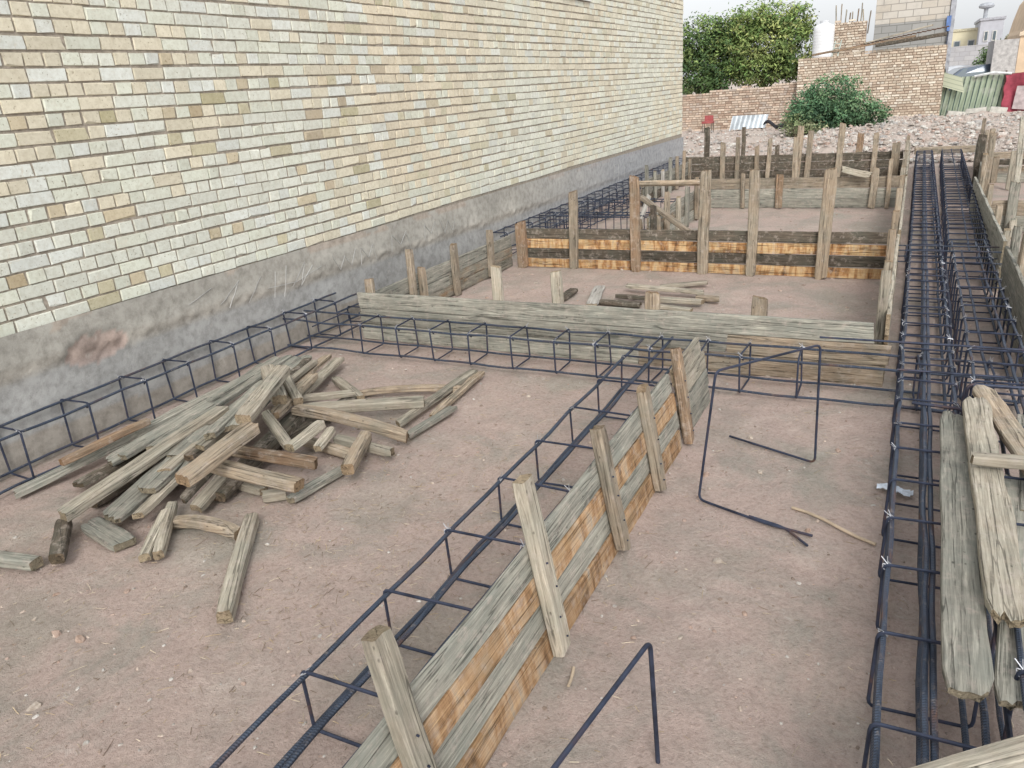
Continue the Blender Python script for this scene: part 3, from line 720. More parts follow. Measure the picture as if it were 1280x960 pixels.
# right hand row
formwork('green grey panel on the right of the twin cages, nearest of its row', (.70, 4.7), (.70, 6.55), [(0,.2,'grey',0,None), (.2,.2,'grey',0,None)],
  [(.5,0,.62,.07,.05,-1,0,'tan'), (1.25,0,.60,.08,.05,-1,0,'post'), (1.75,0,.56,.08,.05,-1,0,'grey')])
formwork('green grey panel on the right of the twin cages, middle of its row', (.70, 6.75), (.70, 10.6), [(0,.2,'grey',0,None), (.2,.2,'grey',0,None)],
  [(.25,0,.43,.07,.05,-1,0,'pale'), (1.15,0,.48,.07,.05,-1,0,'tan'), (2.2,0,.52,.07,.05,-1,0,'post'), (3.3,0,.70,.09,.05,-1,0,'post')])
formwork('green grey panel on the right of the twin cages, farthest of its row', (.80, 10.8), (.97, 15.2), [(0,.2,'grey',0,None), (.2,.2,'grey',0,None)],
  [(.05,0,.86,.12,.06,-1,0,'post'), (.35,0,.88,.10,.06,-1,R(1),'tan'), (2.0,0,.75,.09,.05,-1,0,'post'), (3.7,0,.8,.1,.05,-1,0,'post')])
formwork('far right brown cross panel with a pink stained board', (1.0, 13.1), (3.0, 13.1), [(0,.13,'grey',0,None), (.13,.10,'stain',0,None), (.24,.09,'dark',0,None), (.33,.10,'post',0,None)],
  [(.1,0,.36,.08,.05,-1,0,'post'), (.62,0,.58,.07,.05,-1,0,'tan'), (1.3,0,.6,.07,.05,-1,0,'post')])
formwork('grey cross panel right of the twin cages, second from the far end', (.80, 9.3), (2.4, 9.3), [(0,.16,'grey',0,None), (.16,.16,'post',0,None)],
  [(.18,0,.50,.09,.05,-1,0,'grey'), (.42,0,.56,.05,.05,-1,R(4),'pale'), (.75,0,.5,.08,.05,-1,0,'orange')])
formwork('grey cross panel right of the twin cages, nearest of the three', (.80, 6.9), (2.2, 6.9), [(0,.15,'grey',0,None), (.15,.13,'dark',0,None)],
  [(.12,0,.40,.09,.05,-1,R(-2),'grey'), (.30,0,.62,.06,.05,-1,R(3),'post')])
tag(plank_between('stake', (.98,8.9,.0), (1.22,11.9,.95), .06, .05, 'pale', 0), 'long pale stake leaning beyond the twin cages', 'stake')
for (x, y, h, w_, m_, lb) in ((.83,12.2,.74,.10,'dark','thin dark post standing left of the thick pair'), (1.24,12.4,.50,.09,'pale','pale post in front of the far right cross panel')):
    tag(plank('post', h, w_, .05, m_, None, T(x, y, h/2) @ basis((0,0,1),(1,0,0),(0,1,0))), lb, 'post')

# ------------------------------------------------------------ rebar
def wob(p, q, n, amp, seed):
    p, q = Vector(p), Vector(q); out = []
    for i in range(n+1):
        f = i/n; c = p.lerp(q, f)
        out.append(c+Vector((mn.noise(Vector((f*n*.35, seed, 0))), mn.noise(Vector((f*n*.35, seed, 5))), mn.noise(Vector((f*n*.35, seed, 9)))))*amp*2)
    return out
def cage(label, p0, p1, width, height, stir, rb=.0075, rs=.0052, z=.02, bars=None, ties=True, lean=0, hook=True, seed=1):
    """p0 -> p1 is the centre line; local X along, Y across, Z up"""
    p0 = Vector((*p0, z)); p1 = Vector((*p1, z)); d = p1-p0; L = d.length; X = d.normalized(); Y = Vector((0,0,1)).cross(X)
    root = empty('rebar_cage', mw=basis(X, Y, Vector((0,0,1)), p0)); tag(root, label, 'rebar cage', 'cages of steel bars tied with stirrups')
    w2 = width/2-rb*1.2
    bars = bars or [(-w2, .0), (w2, .0), (-w2, height-2*rb), (w2, height-2*rb)]
    for k, (y, zz) in enumerate(bars):
        mb = MB(); e0, e1 = rnd(-.06, .05), rnd(-.05, .06)
        mb.tube(wob((e0, y, zz+rb), (L+e1, y, zz+rb), max(4, int(L/.12)), .005, seed*7+k), rb, 7)
        obj('longitudinal_bar', mb.mesh('longitudinal_bar', RIBBED, 40), root)
    # shared stirrup meshes
    variants = []
    for k in range(3):
        mb = MB(); W2 = width/2+rs*.2; jj = lambda: rnd(-.006, .006)
        pts = [(jj(), -W2, -rs*.5), (jj(), W2+jj(), -rs*.5), (jj(), W2, height+rs+jj()*.5), (jj(), -W2, height+rs), ]
        loop = arc_path(pts, .022, 3, True)
        mb.tube(loop, rs, 6, True)
        if hook:
            mb.tube([(.008, -W2+.004, height-.002), (.012, -W2+.03, height-.028)], rs*.9, 5)
        variants.append(mb.mesh('stirrup', STEEL, 40))
    tm = None
    if ties:
        mb = MB()
        mb.tube(arc_path([(-.010,-.010,-.006), (.010,.010,.012), (.012,-.011,.004), (-.010,.011,.010), (-.012,.004,-.004)], .004, 2, True), .0018, 4, True)
        mb.tube([(.0,.0,.010), (.012,.016,.026)], .0014, 3); mb.tube([(.0,.0,.010), (-.004,.024,.026)], .0014, 3)
        tm = mb.mesh('tie_wire', WIRE)
    first = True
    for s in stir:
        a = lean+rnd(-.05, .05)
        o = obj('stirrup', random.choice(variants), root, T(s, 0, 0) @ Matrix.Rotation(a, 4, 'Y') @ Matrix.Rotation(rnd(-.05, .05), 4, 'Z'))
        if ties:
            for (y, zz) in ((-w2, height), (w2, height)):
                if random.random() < .92 and (s < 7):
                    obj('tie_wire', tm, root, T(s+math.sin(a)*height, y, zz-.004) @ Matrix.Rotation(rnd(0, 6), 4, 'Z'))
    return root
def steps(a, b, st, j=.1):
    out = []; s = a
    while s < b: out.append(s); s += st*(1+rnd(-j, j))
    return out
random.seed(31)
# A along the house wall
cage('long narrow cage on the ground at the foot of the wall beside the timber heap', (-3.95, 1.0), (-3.95, 4.75), .22, .27, [.62+.355*i+rnd(-.02,.02) for i in range(9)], rb=.0074, rs=.0056)
cage('low cage half hidden between the mossy panel and the wall plinth', (-3.93, 4.72), (-3.93, 7.25), .22, .12, steps(.1, 2.5, .33), rb=.0074, rs=.0056, seed=11)
cage('far wall cage receding to the corner of the cream brick house', (-3.95, 7.3), (-3.93, 15.3), .22, .25, steps(.1, 7.9, .32), rb=.0074, rs=.0056, seed=12)
# B crosswise
cage('crosswise cage just in front of the green grey three-board panel', (-4.15, 4.23), (1.05, 4.23), .25, .215, [.78+.30*i+rnd(-.02,.02) for i in range(9)]+[3.42,3.72,4.3,4.62,4.95], rb=.0074, rs=.0056, z=.026, lean=.0, seed=2)
# C beside P1
cage('cage running beside the stained panel with five leaning battens', (-1.215, .3), (-1.215, 4.40), .33, .205, [.125+.395*i+rnd(-.015,.015) for i in range(11) if .125+.395*i < 4.0], rb=.0085, rs=.0055, seed=3,
     bars=[(-.15, 0), (.158, 0), (.155, .186), (-.012, .186), (-.15, .186)])
# D and E, twin cages on the right
ds = [.70, 1.06, 1.41, 1.75, 2.05, 2.32, 2.60, 2.86, 3.15]
s = 3.4
while s < 15: ds.append(s); s += rnd(.16, .26)
cage('left one of the twin dense cages running away on the right', (.175, .5), (.215, 15.5), .25, .24, ds[:78], rb=.0088, rs=.0052, seed=4,
     bars=[(.108, 0), (0, 0), (-.108, 0), (.112, .222), (.012, .222), (-.007, .222), (-.108, .222)])
es = [1.0, 1.33, 1.7, 2.05, 2.4, 2.85, 3.2]
s = 3.35
while s < 15: es.append(s); s += rnd(.19, .29)
EB = [(.118, 0), (-.118, 0), (.118, .268), (.04, .2), (-.05, .268), (-.118, .268)]
cage('right one of the twin dense cages, near length with the boards on it', (.49, .5), (.495, 7.2), .26, .285, [q for q in es if q < 6.5], rb=.0078, rs=.0055, seed=5, bars=EB)
cage('right one of the twin dense cages, far length reaching the rubble', (.50, 7.0), (.62, 15.5), .30, .26, [q-6.6 for q in es if q > 6.7][:75], rb=.0075, rs=.005, seed=15, ties=False, bars=[(.138, 0), (-.138, 0), (.138, .24), (.0, .24), (-.138, .24)])
# F crossing behind the orange panel, G farther
cage('crosswise cage lying behind the orange striped panel', (-4.1, 8.9), (-2.6, 8.9), .26, .22, steps(.1, 1.5, .2), rb=.0072, rs=.0055, ties=False, seed=6)
cage('cage crossing the pens farther back towards the brown beam', (-4.05, 10.0), (-2.55, 10.0), .26, .22, steps(.1, 1.45, .18), rb=.0072, rs=.0055, ties=False, seed=7)
cage('second cage laid beside the wall cage at its far end', (-3.72, 7.6), (-3.62, 13.8), .22, .22, steps(.1, 6.1, .24), rb=.0072, rs=.0055, ties=False, seed=8)
cage('short crosswise cage over the twin cages where the middle pen ends', (-.05, 6.85), (.72, 6.85), .2, .1, [.1,.35,.6], z=.215, rb=.0055, rs=.004, ties=False, seed=9)
# loose bars crossing the twin cages
def bar(name, pts, r, label, cat='rebar', rc=.03, group=None):
    mb = MB(); mb.tube(arc_path(pts, rc, 5), r, 8)
    return tag(obj(name, mb.mesh(name, STEEL, 40)), label, cat, group)
bar('bent_rebar', [(-.19,2.75,.012), (-.37,2.78,.013), (-.60,2.86,.012), (-.665,2.885,.012), (-.61,2.90,.60), (-.265,3.38,.585), (-.25,3.38,.012), (-.67,3.55,.012)], .0055, 'big open hoop of thin bar standing on the dirt right of the leaning battens', 'bent bar')
bar('rebar', [(-.20,2.68,.008), (-.30,2.78,.010), (-.44,2.80,.022)], .005, 'short bar end lying doubled beside the foot of the big hoop', 'rebar')
bar('bent_rebar', [(-.60,.60,.395), (-.46,1.50,.395), (-.44,1.50,.0)], .0065, 'single bent bar rising like a narrow arch at the bottom edge', 'bent bar')
bar('bent_rebar', [(.335,3.78,.05), (.345,3.82,.30), (.68,3.84,.30), (.68,3.84,.04)], .0085, 'thick bent bar end arching over the twin cages at the board tips', 'bent bar')
bar('bent_rebar', [(.12,3.62,.262), (.325,3.60,.262), (.33,3.58,.10)], .008, 'pair of bent bar ends over the left twin cage', 'bent bar')
for k, (y, z, x0, x1) in enumerate(((4.36,.305,-.35,.95), (4.5,.262,-.05,1.0), (4.05,.262,.05,1.0))):
    bar('rebar', wob((x0,y,z), (x1,y+.02,z+.005), 6, .004, 40+k), .0058, ('straight bar laid across both twin cages by the green grey panel end', 'straight bar laid across both twin cages, farther one', 'straight bar laid across both twin cages, nearer one')[k], 'rebar', .001)
for k in range(4):
    x = rnd(.30, .36); y = 1.2+k*2.9
    bar('rebar', wob((x, y, rnd(.02,.2)), (x+rnd(-.02,.03), y+2.6, rnd(.1,.24)), 8, .006, 60+k), .0075, 'loose straight bar wedged in the gap between the twin cages', 'rebar', .001, 'loose bars between the twin cages')
V = []; F = []
for i in range(121):
    y = 4.6+2.5*i/120; a = mn.noise(Vector((y*9, 0, 0))); b_ = mn.noise(Vector((y*23, 5, 0)))
    x = -3.72+.02*a
    V += [(x-.02, y, .12), (x+.01*b_, y, .25), (x+.012, y, .285+.022*a+.014*b_)]
for i in range(120):
    for k in range(2): F.append((i*3+k, (i+1)*3+k, (i+1)*3+k+1, i*3+k+1))
tag(obj('plastic_sheet', mesh_of('plastic_sheet', V, F, flat('black_plastic', (.03,.032,.04), .5, ns=20))), 'ragged edge of a black plastic sheet hanging behind the mossy panel', 'plastic sheet')
# stub tying bars at A/B corner
bar('bent_rebar', [(-3.72,4.02,.23), (-3.70,4.42,.235), (-3.70,4.42,.02)], .005, 'bent bar hooked where the wall cage meets the crosswise cage', 'bent bar')

# small litter
TW = flat('twig_bark', (.42,.34,.25), .9)
def twig(pts, r, label):
    mb = MB(); mb.tube(pts, r, 6); tag(obj('twig', mb.mesh('twig', TW, 50)), label, 'twig')
twig(wob((-.291,2.945,.010), (.034,2.774,.012), 5, .004, 3), .0065, 'long pale twig lying on the dirt left of the twin cages')
twig(wob((-.78,1.74,.008), (-.765,1.66,.008), 3, .002, 5), .005, 'short dark stick on the dirt below the second leaning batten')
V = []; F = []
rs = random.Random(4)
for j in range(7):
    for i in range(13):
        x = .015+.14*i/12; y = 3.22+.055*j/6+(.012*math.sin(i*.5))
        V.append((x, y-.10*i/12*.25, .012+.012*mn.fractal(Vector((i*.45, j*.6, 2)), 1, 2, 3)+rs.uniform(0, .003)))
for j in range(6):
    for i in range(12):
        if (i in (0, 11) and j in (0, 5)): continue
        F.append((j*13+i, j*13+i+1, (j+1)*13+i+1, (j+1)*13+i))
tag(obj('paper_scrap', mesh_of('paper_scrap', V, F, flat('white_paper', (.62,.68,.76), .7, ns=30, amt=.2), 60)), 'crumpled bluish white scrap lying under the left twin cage', 'paper scrap')

# ------------------------------------------------------------ background
random.seed(41)
def oldbrick(a, z):
    k = rnd(.75, 1.15); c = random.choice([(.52,.40,.32), (.58,.47,.38), (.62,.52,.43), (.44,.33,.26), (.60,.50,.41), (.53,.45,.39)])
    return tuple(q*k for q in c)
def palebrick(a, z):
    k = rnd(.8, 1.12); c = random.choice([(.61,.53,.43), (.65,.58,.48), (.55,.46,.37), (.70,.64,.55), (.48,.39,.31), (.60,.50,.40)])
    return tuple(q*k for q in c)
def old_wall(name, label, x0, x1, y, topf, pal, cat='wall'):
    root = tag(empty(name, (x0, y, 0)), label, cat)
    b = brick_wall('brickwork', (0,0,0), (1,0,0), (0,-1,0), x1-x0, -.05, topf, .072, .21, pal, BRICK2, joint=.014, jit=.006, depth=.02)
    b.parent = root
    mb = MB(); N = int((x1-x0)/.21)
    for i in range(N):
        a, bb = (x1-x0)*i/N, (x1-x0)*(i+1)/N
        mb.box(a, .0, -.1, bb, .22, max(.1, topf((a+bb)/2)-.05))
    obj('core', mb.mesh('core', MORTAR2), root)
    return root
t1 = lambda s: 1.22+.04*s+.05*mn.noise(Vector((s*2.1, 3, 0)))+(.12 if abs(s-2.6) < .1 else 0)
old_wall('garden_wall', 'low reddish old brick garden wall under the dark green trees', -7.4, -3.28, 26.2, t1, oldbrick)
def t2(s):
    b = 2.02+.10*min(1, s/3.0)+.03*mn.noise(Vector((s*3, 8, 0)))
    return b
gw2 = old_wall('garden_wall', 'tall pale old brick wall behind the round bush', -3.28, .62, 26.0, t2, palebrick)
# metal roof sheets and poles on it
mb = MB()
for i in range(40):
    x0 = -1.8+i*.06; z = 2.25+.075*(i/10)
    mb.box(x0, 25.92+.0, z+.012*(i % 2), x0+.058, 26.7, z+.012*(i % 2)+.01)
tag(obj('roof_sheet', mb.mesh('roof_sheet', flat('rusty_sheet', (.22,.14,.11), .7, ns=6))), 'rusty corrugated sheet sloping on top of the tall pale brick wall', 'roof sheet')
tag(plank_between('timber_beam', (-2.9,25.95,2.10), (-.2,25.95,2.38), .08, .06, 'brown', 0), 'crooked brown pole along the top of the tall pale brick wall', 'beam')
tag(plank_between('timber_beam', (-1.5,25.9,2.30), (.2,25.9,2.62), .07, .04, 'pale', 0), 'pale pole propped over the rusty roof sheet', 'beam')
tag(plank_between('timber_beam', (-1.2,25.86,2.22), (.55,25.86,2.36), .12, .10, 'dark', 0), 'dark eaves beam under the rusty roof sheet', 'beam')
# rough upper brick wall
rw = old_wall('brick_outbuilding', 'crumbling brick outbuilding rising behind the white tank', -2.45, -1.55, 27.2, lambda s: 3.0+.12*mn.noise(Vector((s*6, 1, 0)))-.25*max(0, .3-s), palebrick, 'outbuilding')
for k in range(9):
    x = -2.4+k*.11; tag(plank_between('stake', (x, 27.35, 2.6), (x+rnd(-.08,.08), 27.3, 3.35+rnd(-.15,.25)), .03, .03, random.choice(['pale','post','brown']), 0), 'thin stick poking up behind the crumbling brick outbuilding', 'stick', 'sticks behind the outbuilding')
ld = tag(empty('ladder', (-2.35, 25.93, 2.02)), 'short pale green ladder end leaning above the wall beside the tank', 'ladder')
GL = flat('ladder_green', (.40,.46,.42), .7)
for sx in (0, .16):
    mb = MB(); mb.tube([(sx,0,0), (sx+.06,.15,.42)], .016, 5); obj('rail', mb.mesh('rail', GL), ld)
for q in (.1, .22, .34):
    mb = MB(); mb.tube([(q/.42*.06,q*.36,q), (.16+q/.42*.06,q*.36,q)], .012, 5); obj('rung', mb.mesh('rung', GL), ld)
# white water tank
mb = MB(); pr = [(.29, 0)]
for k in range(9):
    z = .03+k*.085; pr += [(.30, z), (.306, z+.03), (.30, z+.06)]
pr += [(.30, .84), (.27, .90), (.14, .95), (.12, .96), (.12, 1.0)]
mb.lathe(pr, 28)
wt = tag(empty('water_tank', (-2.72, 27.0, 2.02)), 'white ribbed plastic water tank standing above the garden wall', 'water tank')
obj('body', mb.mesh('body', flat('white_plastic', (.74,.76,.78), .45, ns=3, amt=.06, bump=.05), 50), wt)
mb = MB(); mb.lathe([(.13,.99),(.135,1.0),(.13,1.04),(.02,1.05)], 20); obj('lid', mb.mesh('lid', flat('tank_lid', (.6,.62,.65), .5), 50), wt)
mb = MB(); mb.box(-3.2, 26.23, 0, -2.46, 27.8, 2.015)
tag(obj('tank_base', mb.mesh('tank_base', flat('brown_base', (.30,.22,.17), .9))), 'brick base holding up the white water tank', 'base')

# block building
def blockmat(name, c1, c2, mort, sx=1.):
    n = NT(name); v = n.tc()
    sep = n.new('ShaderNodeSeparateXYZ'); n.set(sep.inputs[0], v); cmb = n.new('ShaderNodeCombineXYZ')
    n.set(cmb.inputs[0], n.math('ADD', sep.outputs[0], sep.outputs[1])); n.set(cmb.inputs[1], sep.outputs[2])
    b = n.new('ShaderNodeTexBrick'); n.set(b.inputs['Vector'], cmb.outputs[0])
    b.inputs['Color1'].default_value = (*c1, 1); b.inputs['Color2'].default_value = (*c2, 1); b.inputs['Mortar'].default_value = (*mort, 1)
    b.inputs['Scale'].default_value = sx; b.inputs['Brick Width'].default_value = .42; b.inputs['Row Height'].default_value = .2; b.inputs['Mortar Size'].default_value = .012
    c = n.mix(b.outputs['Color'], (.25,.24,.22), n.ramp(n.noise(v, 3, 5, .7), [(.5, 0), (.75, .4)]))
    return n.done(c, .9, n.bump(b.outputs['Fac'], -.6, .01, n.bump(n.noise(v, 40, 4), .4, .01)))
BLK = blockmat('grey_block', (.30,.30,.29), (.36,.355,.34), (.20,.20,.19))
BLK2 = blockmat('pale_block', (.56,.53,.48), (.50,.45,.38), (.30,.28,.25))
bh = tag(empty('block_house', (-.35, 28.5, 0)), 'unplastered concrete block house, grey below and pale above, behind the rusty sheet', 'house')
mb = MB(); mb.box(-1.05, 0, 0, .98, 6, 2.86); obj('lower_wall', mb.mesh('lower_wall', BLK), bh)
mb = MB(); mb.box(-1.05, .003, 2.865, .98, 6, 4.6); obj('upper_wall', mb.mesh('upper_wall', BLK2), bh)
mb = MB(); mb.box(.99, -.05, 0, 1.13, 6, 4.7); obj('corner_render', mb.mesh('corner_render', flat('grey_render', (.36,.37,.40), .9)), bh)
mb = MB(); mb.box(.92, -.09, 2.62, 1.04, -.052, 2.92); mb.box(.95, -.10, 2.50, 1.03, -.055, 2.61)
mt = obj('meter_box', mb.mesh('meter_box', flat('blue_box', (.12,.20,.42), .5)), bh)
mb = MB(); mb.tube([(1.0,-.09,2.5),(.98,-.1,1.6),(1.0,-.09,.5)], .02, 6); obj('drain_pipe', mb.mesh('drain_pipe', flat('dark_pipe', (.08,.09,.12), .6)), bh)

# corrugated green fence sheet
def fence_sheet():
    root = tag(empty('sheet_fence', (.36, 27.0, .0)), 'crumpled green and cream corrugated sheet fence with a folded top corner', 'fence')
    V = []; F = []; NX = 84; NZ_ = 8; Wd = 1.95
    def top(s):
        if s < .10: return .9+ 7.0*s
        if s < .38: return 1.6-(s-.10)*2.75
        if s < .62: return .83+(s-.38)*1.6
        return 1.21+.0*s
    for i in range(NX+1):
        s = Wd*i/NX
        for k in range(NZ_+1):
            f = k/NZ_; z = .02+(top(s)-.02)*f
            cor = .02*math.sin(i*math.pi/3)
            V.append((s+.10*z-.08*(1-f), -cor-.12*f-.05*math.sin(s*2+f), z))
    for i in range(NX):
        for k in range(NZ_): F.append((i*(NZ_+1)+k, (i+1)*(NZ_+1)+k, (i+1)*(NZ_+1)+k+1, i*(NZ_+1)+k+1))
    n = NT('green_sheet'); v = n.tc()
    sep = n.new('ShaderNodeSeparateXYZ'); n.set(sep.inputs[0], v)
    st = n.math('FRACT', n.math('MULTIPLY', n.math('SUBTRACT', sep.outputs[0], n.math('MULTIPLY', sep.outputs[2], .1)), 7.2))
    c = n.mix((.38,.44,.33), (.30,.37,.28), n.noise(v, 3, 4)); c = n.mix(c, (.07,.10,.09), n.ramp(st, [(.0, 1), (.20, 1), (.28, 0)]))
    c = n.mix(c, (.52,.53,.47), n.ramp(n.noise(v, 2.2, 4, .6), [(.5, 0), (.7, .6)]))
    GS = n.done(c, .55, None, .1)
    obj('panel', mesh_of('panel', V, F, GS, 80), root)
    V = []; F = []
    for i in range(17):
        for k in range(7):
            a, b = i/16, k/6
            p = Vector((.12+.62*a+.10*b, -.30-.05*a+.015*math.sin(k*3.1), 1.42-.42*b-.22*a))
            V.append(p)
    for i in range(16):
        for k in range(6): F.append((i*7+k, (i+1)*7+k, (i+1)*7+k+1, i*7+k+1))
    n = NT('pale_sheet'); v = n.tc(); sep = n.new('ShaderNodeSeparateXYZ'); n.set(sep.inputs[0], v)
    st = n.math('FRACT', n.math('MULTIPLY', n.math('ADD', sep.outputs[2], n.math('MULTIPLY', sep.outputs[0], .35)), 9))
    PS = n.done(n.mix((.50,.53,.40), (.2,.24,.18), n.ramp(st, [(.0, 1), (.2, 0)])), .55)
    obj('folded_flap', mesh_of('folded_flap', V, F, PS, 80), root)
    PR = flat('pale_rail', (.6,.62,.62), .5)
    mb = MB(); mb.tube([(1.05,-.2,1.2),(1.5,-.22,1.27),(1.95,-.2,1.22)], .035, 6); obj('rail', mb.mesh('rail', PR), root)
    mb = MB(); mb.tube([(.0,-.02,0),(.02,-.05,1.5)], .025, 6); obj('post', mb.mesh('post', PR), root)
fence_sheet()
# concrete footing rubble line
mb = MB()
for k, (x, w_, h_) in enumerate(((.35,.3,.16), (1.05,.45,.10), (1.55,.5,.07), (2.1,.4,.1))):
    mb = MB(); mb.box(-w_/2, -.15, -.05, w_/2, .15, h_)
    tag(obj('concrete_chunk', mb.mesh('concrete_chunk', flat('chunk_%s' % 'abcd'[k], (.50,.49,.45), .9, ns=5)), None, T(x, 26.5, gh(x, 26.5)+.06) @ Matrix.Rotation(rnd(-.2, .2), 4, 'Z') @ Matrix.Rotation(rnd(-.15,.15), 4, 'Y')),
        ('square pale concrete chunk at the left foot of the sheet fence', 'flat concrete slab piece lying below the sheet fence', 'long thin slab piece lying below the sheet fence', 'concrete chunk beneath the red cloth')[k], 'concrete chunk')
# red cloth over a grey frame
rc = tag(empty('draped_cloth', (2.18, 26.9, .0)), 'faded red cloth hung beside the corrugated fence with a grey patch in it', 'cloth')
V = []; F = []
for i in range(25):
    for k in range(17):
        a, b = i/24, k/16
        V.append((1.5*a+.02*math.sin(k), -.10-.04*math.sin(a*17+b*3)-.03*math.sin(b*9), .12+1.05*b+.06*math.sin(a*5)*b))
for i in range(24):
    for k in range(16): F.append((i*17+k, (i+1)*17+k, (i+1)*17+k+1, i*17+k+1))
obj('cloth', mesh_of('cloth', V, F, flat('red_cloth', (.30,.06,.085), .9, ns=4, amt=.3), 80), rc)
V = [(x, y-.09, z) for x, y, z in ((.25,-.1,.28), (.9,-.1,.2), (1.0,-.1,.86), (.3,-.1,.88))]
V2 = V+[(x, y+.015, z) for x, y, z in V]
obj('grey_patch', mesh_of('grey_patch', V2, [(0,1,2,3),(4,7,6,5),(0,4,5,1),(1,5,6,2),(2,6,7,3),(3,7,4,0)], flat('grey_cloth', (.42,.36,.36), .9, ns=6)), rc)
mb = MB(); mb.tube([(.02,0,0),(.0,0,1.3)], .03, 6); mb.tube([(0,-.0,1.2),(1.55,-.0,1.22)], .02, 6); obj('frame', mb.mesh('frame', flat('rusty_frame', (.15,.09,.07), .7)), rc)

# leaning pale sheet by the garden wall, red bucket on a stand, dark scrap
V = []; F = []
for i in range(31):
    for k in range(6):
        a, b = i/30, k/5
        V.append((1.05*a+.06*b, .18*b+.012*math.sin(i*1.6), .42*b+.05*(1-b)*math.sin(a*2)))
for i in range(30):
    for k in range(5): F.append((i*6+k, (i+1)*6+k, (i+1)*6+k+1, i*6+k+1))
tag(obj('metal_sheet', mesh_of('metal_sheet', V, F, flat('galvanised', (.40,.44,.47), .4, .2, ns=2), 80), None, T(-5.0, 24.7, .14)), 'pale galvanised sheet leaning at the foot of the reddish garden wall', 'metal sheet')
st = tag(empty('chair', (-5.62, 24.6, .02)), 'small red seat on thin legs left of the galvanised sheet', 'chair')
mb = MB(); mb.box(-.16,-.14,.38,.16,.14,.44); mb.box(-.13,.12,.44,.13,.15,.60); obj('seat', mb.mesh('seat', flat('red_plastic', (.33,.09,.09), .5)), st)
for sx in (-.14, .14):
    for sy in (-.12, .12):
        mb = MB(); mb.tube([(sx, sy, 0), (sx, sy, .38)], .014, 5); obj('leg', mb.mesh('leg', flat('chair_leg', (.16,.14,.12))), st)
DK = flat('black_scrap', (.03,.03,.035), .6)
for k in range(9):
    mb = MB(); x = -3.9+k*.12; p = [(x+rnd(-.2,.2), 24.6+rnd(-.2,.2), .16+rnd(0,.1)), (x+rnd(0,.4), 24.6+rnd(-.2,.2), .16+rnd(.05,.3)), (x+rnd(.1,.5), 24.6, .16+rnd(0,.1))]
    mb.tube(arc_path(p, .08, 4), rnd(.02, .05), 6); tag(obj('scrap_pipe', mb.mesh('scrap_pipe', DK, 50)), 'bent scrap hose in the tangle right of the galvanised sheet', 'scrap', 'tangled scrap by the garden wall')

# ---- trees
def leafmat(name, a, b, c):
    n = NT(name); at = n.new('ShaderNodeAttribute', attribute_name='Col').outputs['Color']
    m = n.done(at, .6); n.b.inputs['Transmission Weight'].default_value = 0
    n.b.inputs['Subsurface Weight'].default_value = 0
    return m
LEAF = leafmat('leaf', 0, 0, 0)
BARK = flat('bark', (.16,.12,.09), .95, ns=14, bump=.8)
def tree(name, label, base, blobs, nleaf, size, pal, trunk_h, cat='tree', group=None):
    root = tag(empty(name, base), label, cat, group)
    mb = MB(); limbs = MB()
    limbs.tube([(0,0,0),(.03,.02,trunk_h*.5),(0,0,trunk_h)], .07, 8)
    tot = sum(b[3]*b[4]*b[5] for b in blobs)
    for (bx, by, bz, rx, ry, rz) in blobs:
        limbs.tube([(0,0,trunk_h*.6), (bx*.5, by*.5, (trunk_h*.6+bz)/2), (bx, by, bz)], .028, 6)
        cnt = int(nleaf*.85*rx*ry*rz/tot); ncl = max(6, cnt//22)
        for q in range(ncl):
            while True:
                d = Vector((rnd(-1,1), rnd(-1,1), rnd(-1,1)))
                if .05 < d.length < 1: break
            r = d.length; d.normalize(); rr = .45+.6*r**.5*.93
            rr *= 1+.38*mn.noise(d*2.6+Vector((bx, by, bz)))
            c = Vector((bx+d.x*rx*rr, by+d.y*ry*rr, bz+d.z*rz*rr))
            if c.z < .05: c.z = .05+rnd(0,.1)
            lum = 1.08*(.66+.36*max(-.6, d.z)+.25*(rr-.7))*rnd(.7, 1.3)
            ccol = random.choice(pal)
            for _ in range(22):
                p = c+Vector((random.gauss(0,1), random.gauss(0,1), random.gauss(0,.8)))*size*1.5
                nd = (d*.7+Vector((rnd(-1,1), rnd(-1,1), rnd(-.3,1.2)))).normalized()
                t = nd.cross(Vector((rnd(-1,1), rnd(-1,1), rnd(-1,1)))).normalized(); bt = nd.cross(t)
                s = size*rnd(.6, 1.2); b = len(mb.v)
                mb.v += [p-t*s*.9, p-bt*s*.38+nd*s*.08, p+t*s*.9, p+bt*s*.38+nd*s*.08]
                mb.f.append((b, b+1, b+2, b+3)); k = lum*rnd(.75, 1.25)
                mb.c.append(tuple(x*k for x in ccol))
    obj('trunk', limbs.mesh('trunk', BARK, 60), root)
    obj('crown', mb.mesh('crown', LEAF, cols=True), root)
    return root
random.seed(51)
dk = [(.10,.17,.06), (.14,.22,.07), (.07,.13,.05), (.20,.27,.09)]
lt = [(.20,.28,.09), (.27,.35,.11), (.12,.20,.06), (.34,.38,.14)]
tree('garden_tree', 'dark green round tree beside the house corner, left one of the pair', (-6.7, 29, 0),
     [(-.35,0,2.0,.8,.7,.8), (.3,-.1,2.3,.8,.7,.85), (-.1,0,2.95,.9,.7,.7), (-.9,0,2.7,.7,.6,.8), (.55,-.3,1.7,.6,.5,.55), (-.2,-.4,1.45,.8,.5,.4), (0.5,0,3.2,.5,.5,.4)], 15000, .075, dk, 1.8, group='trees over the garden wall')
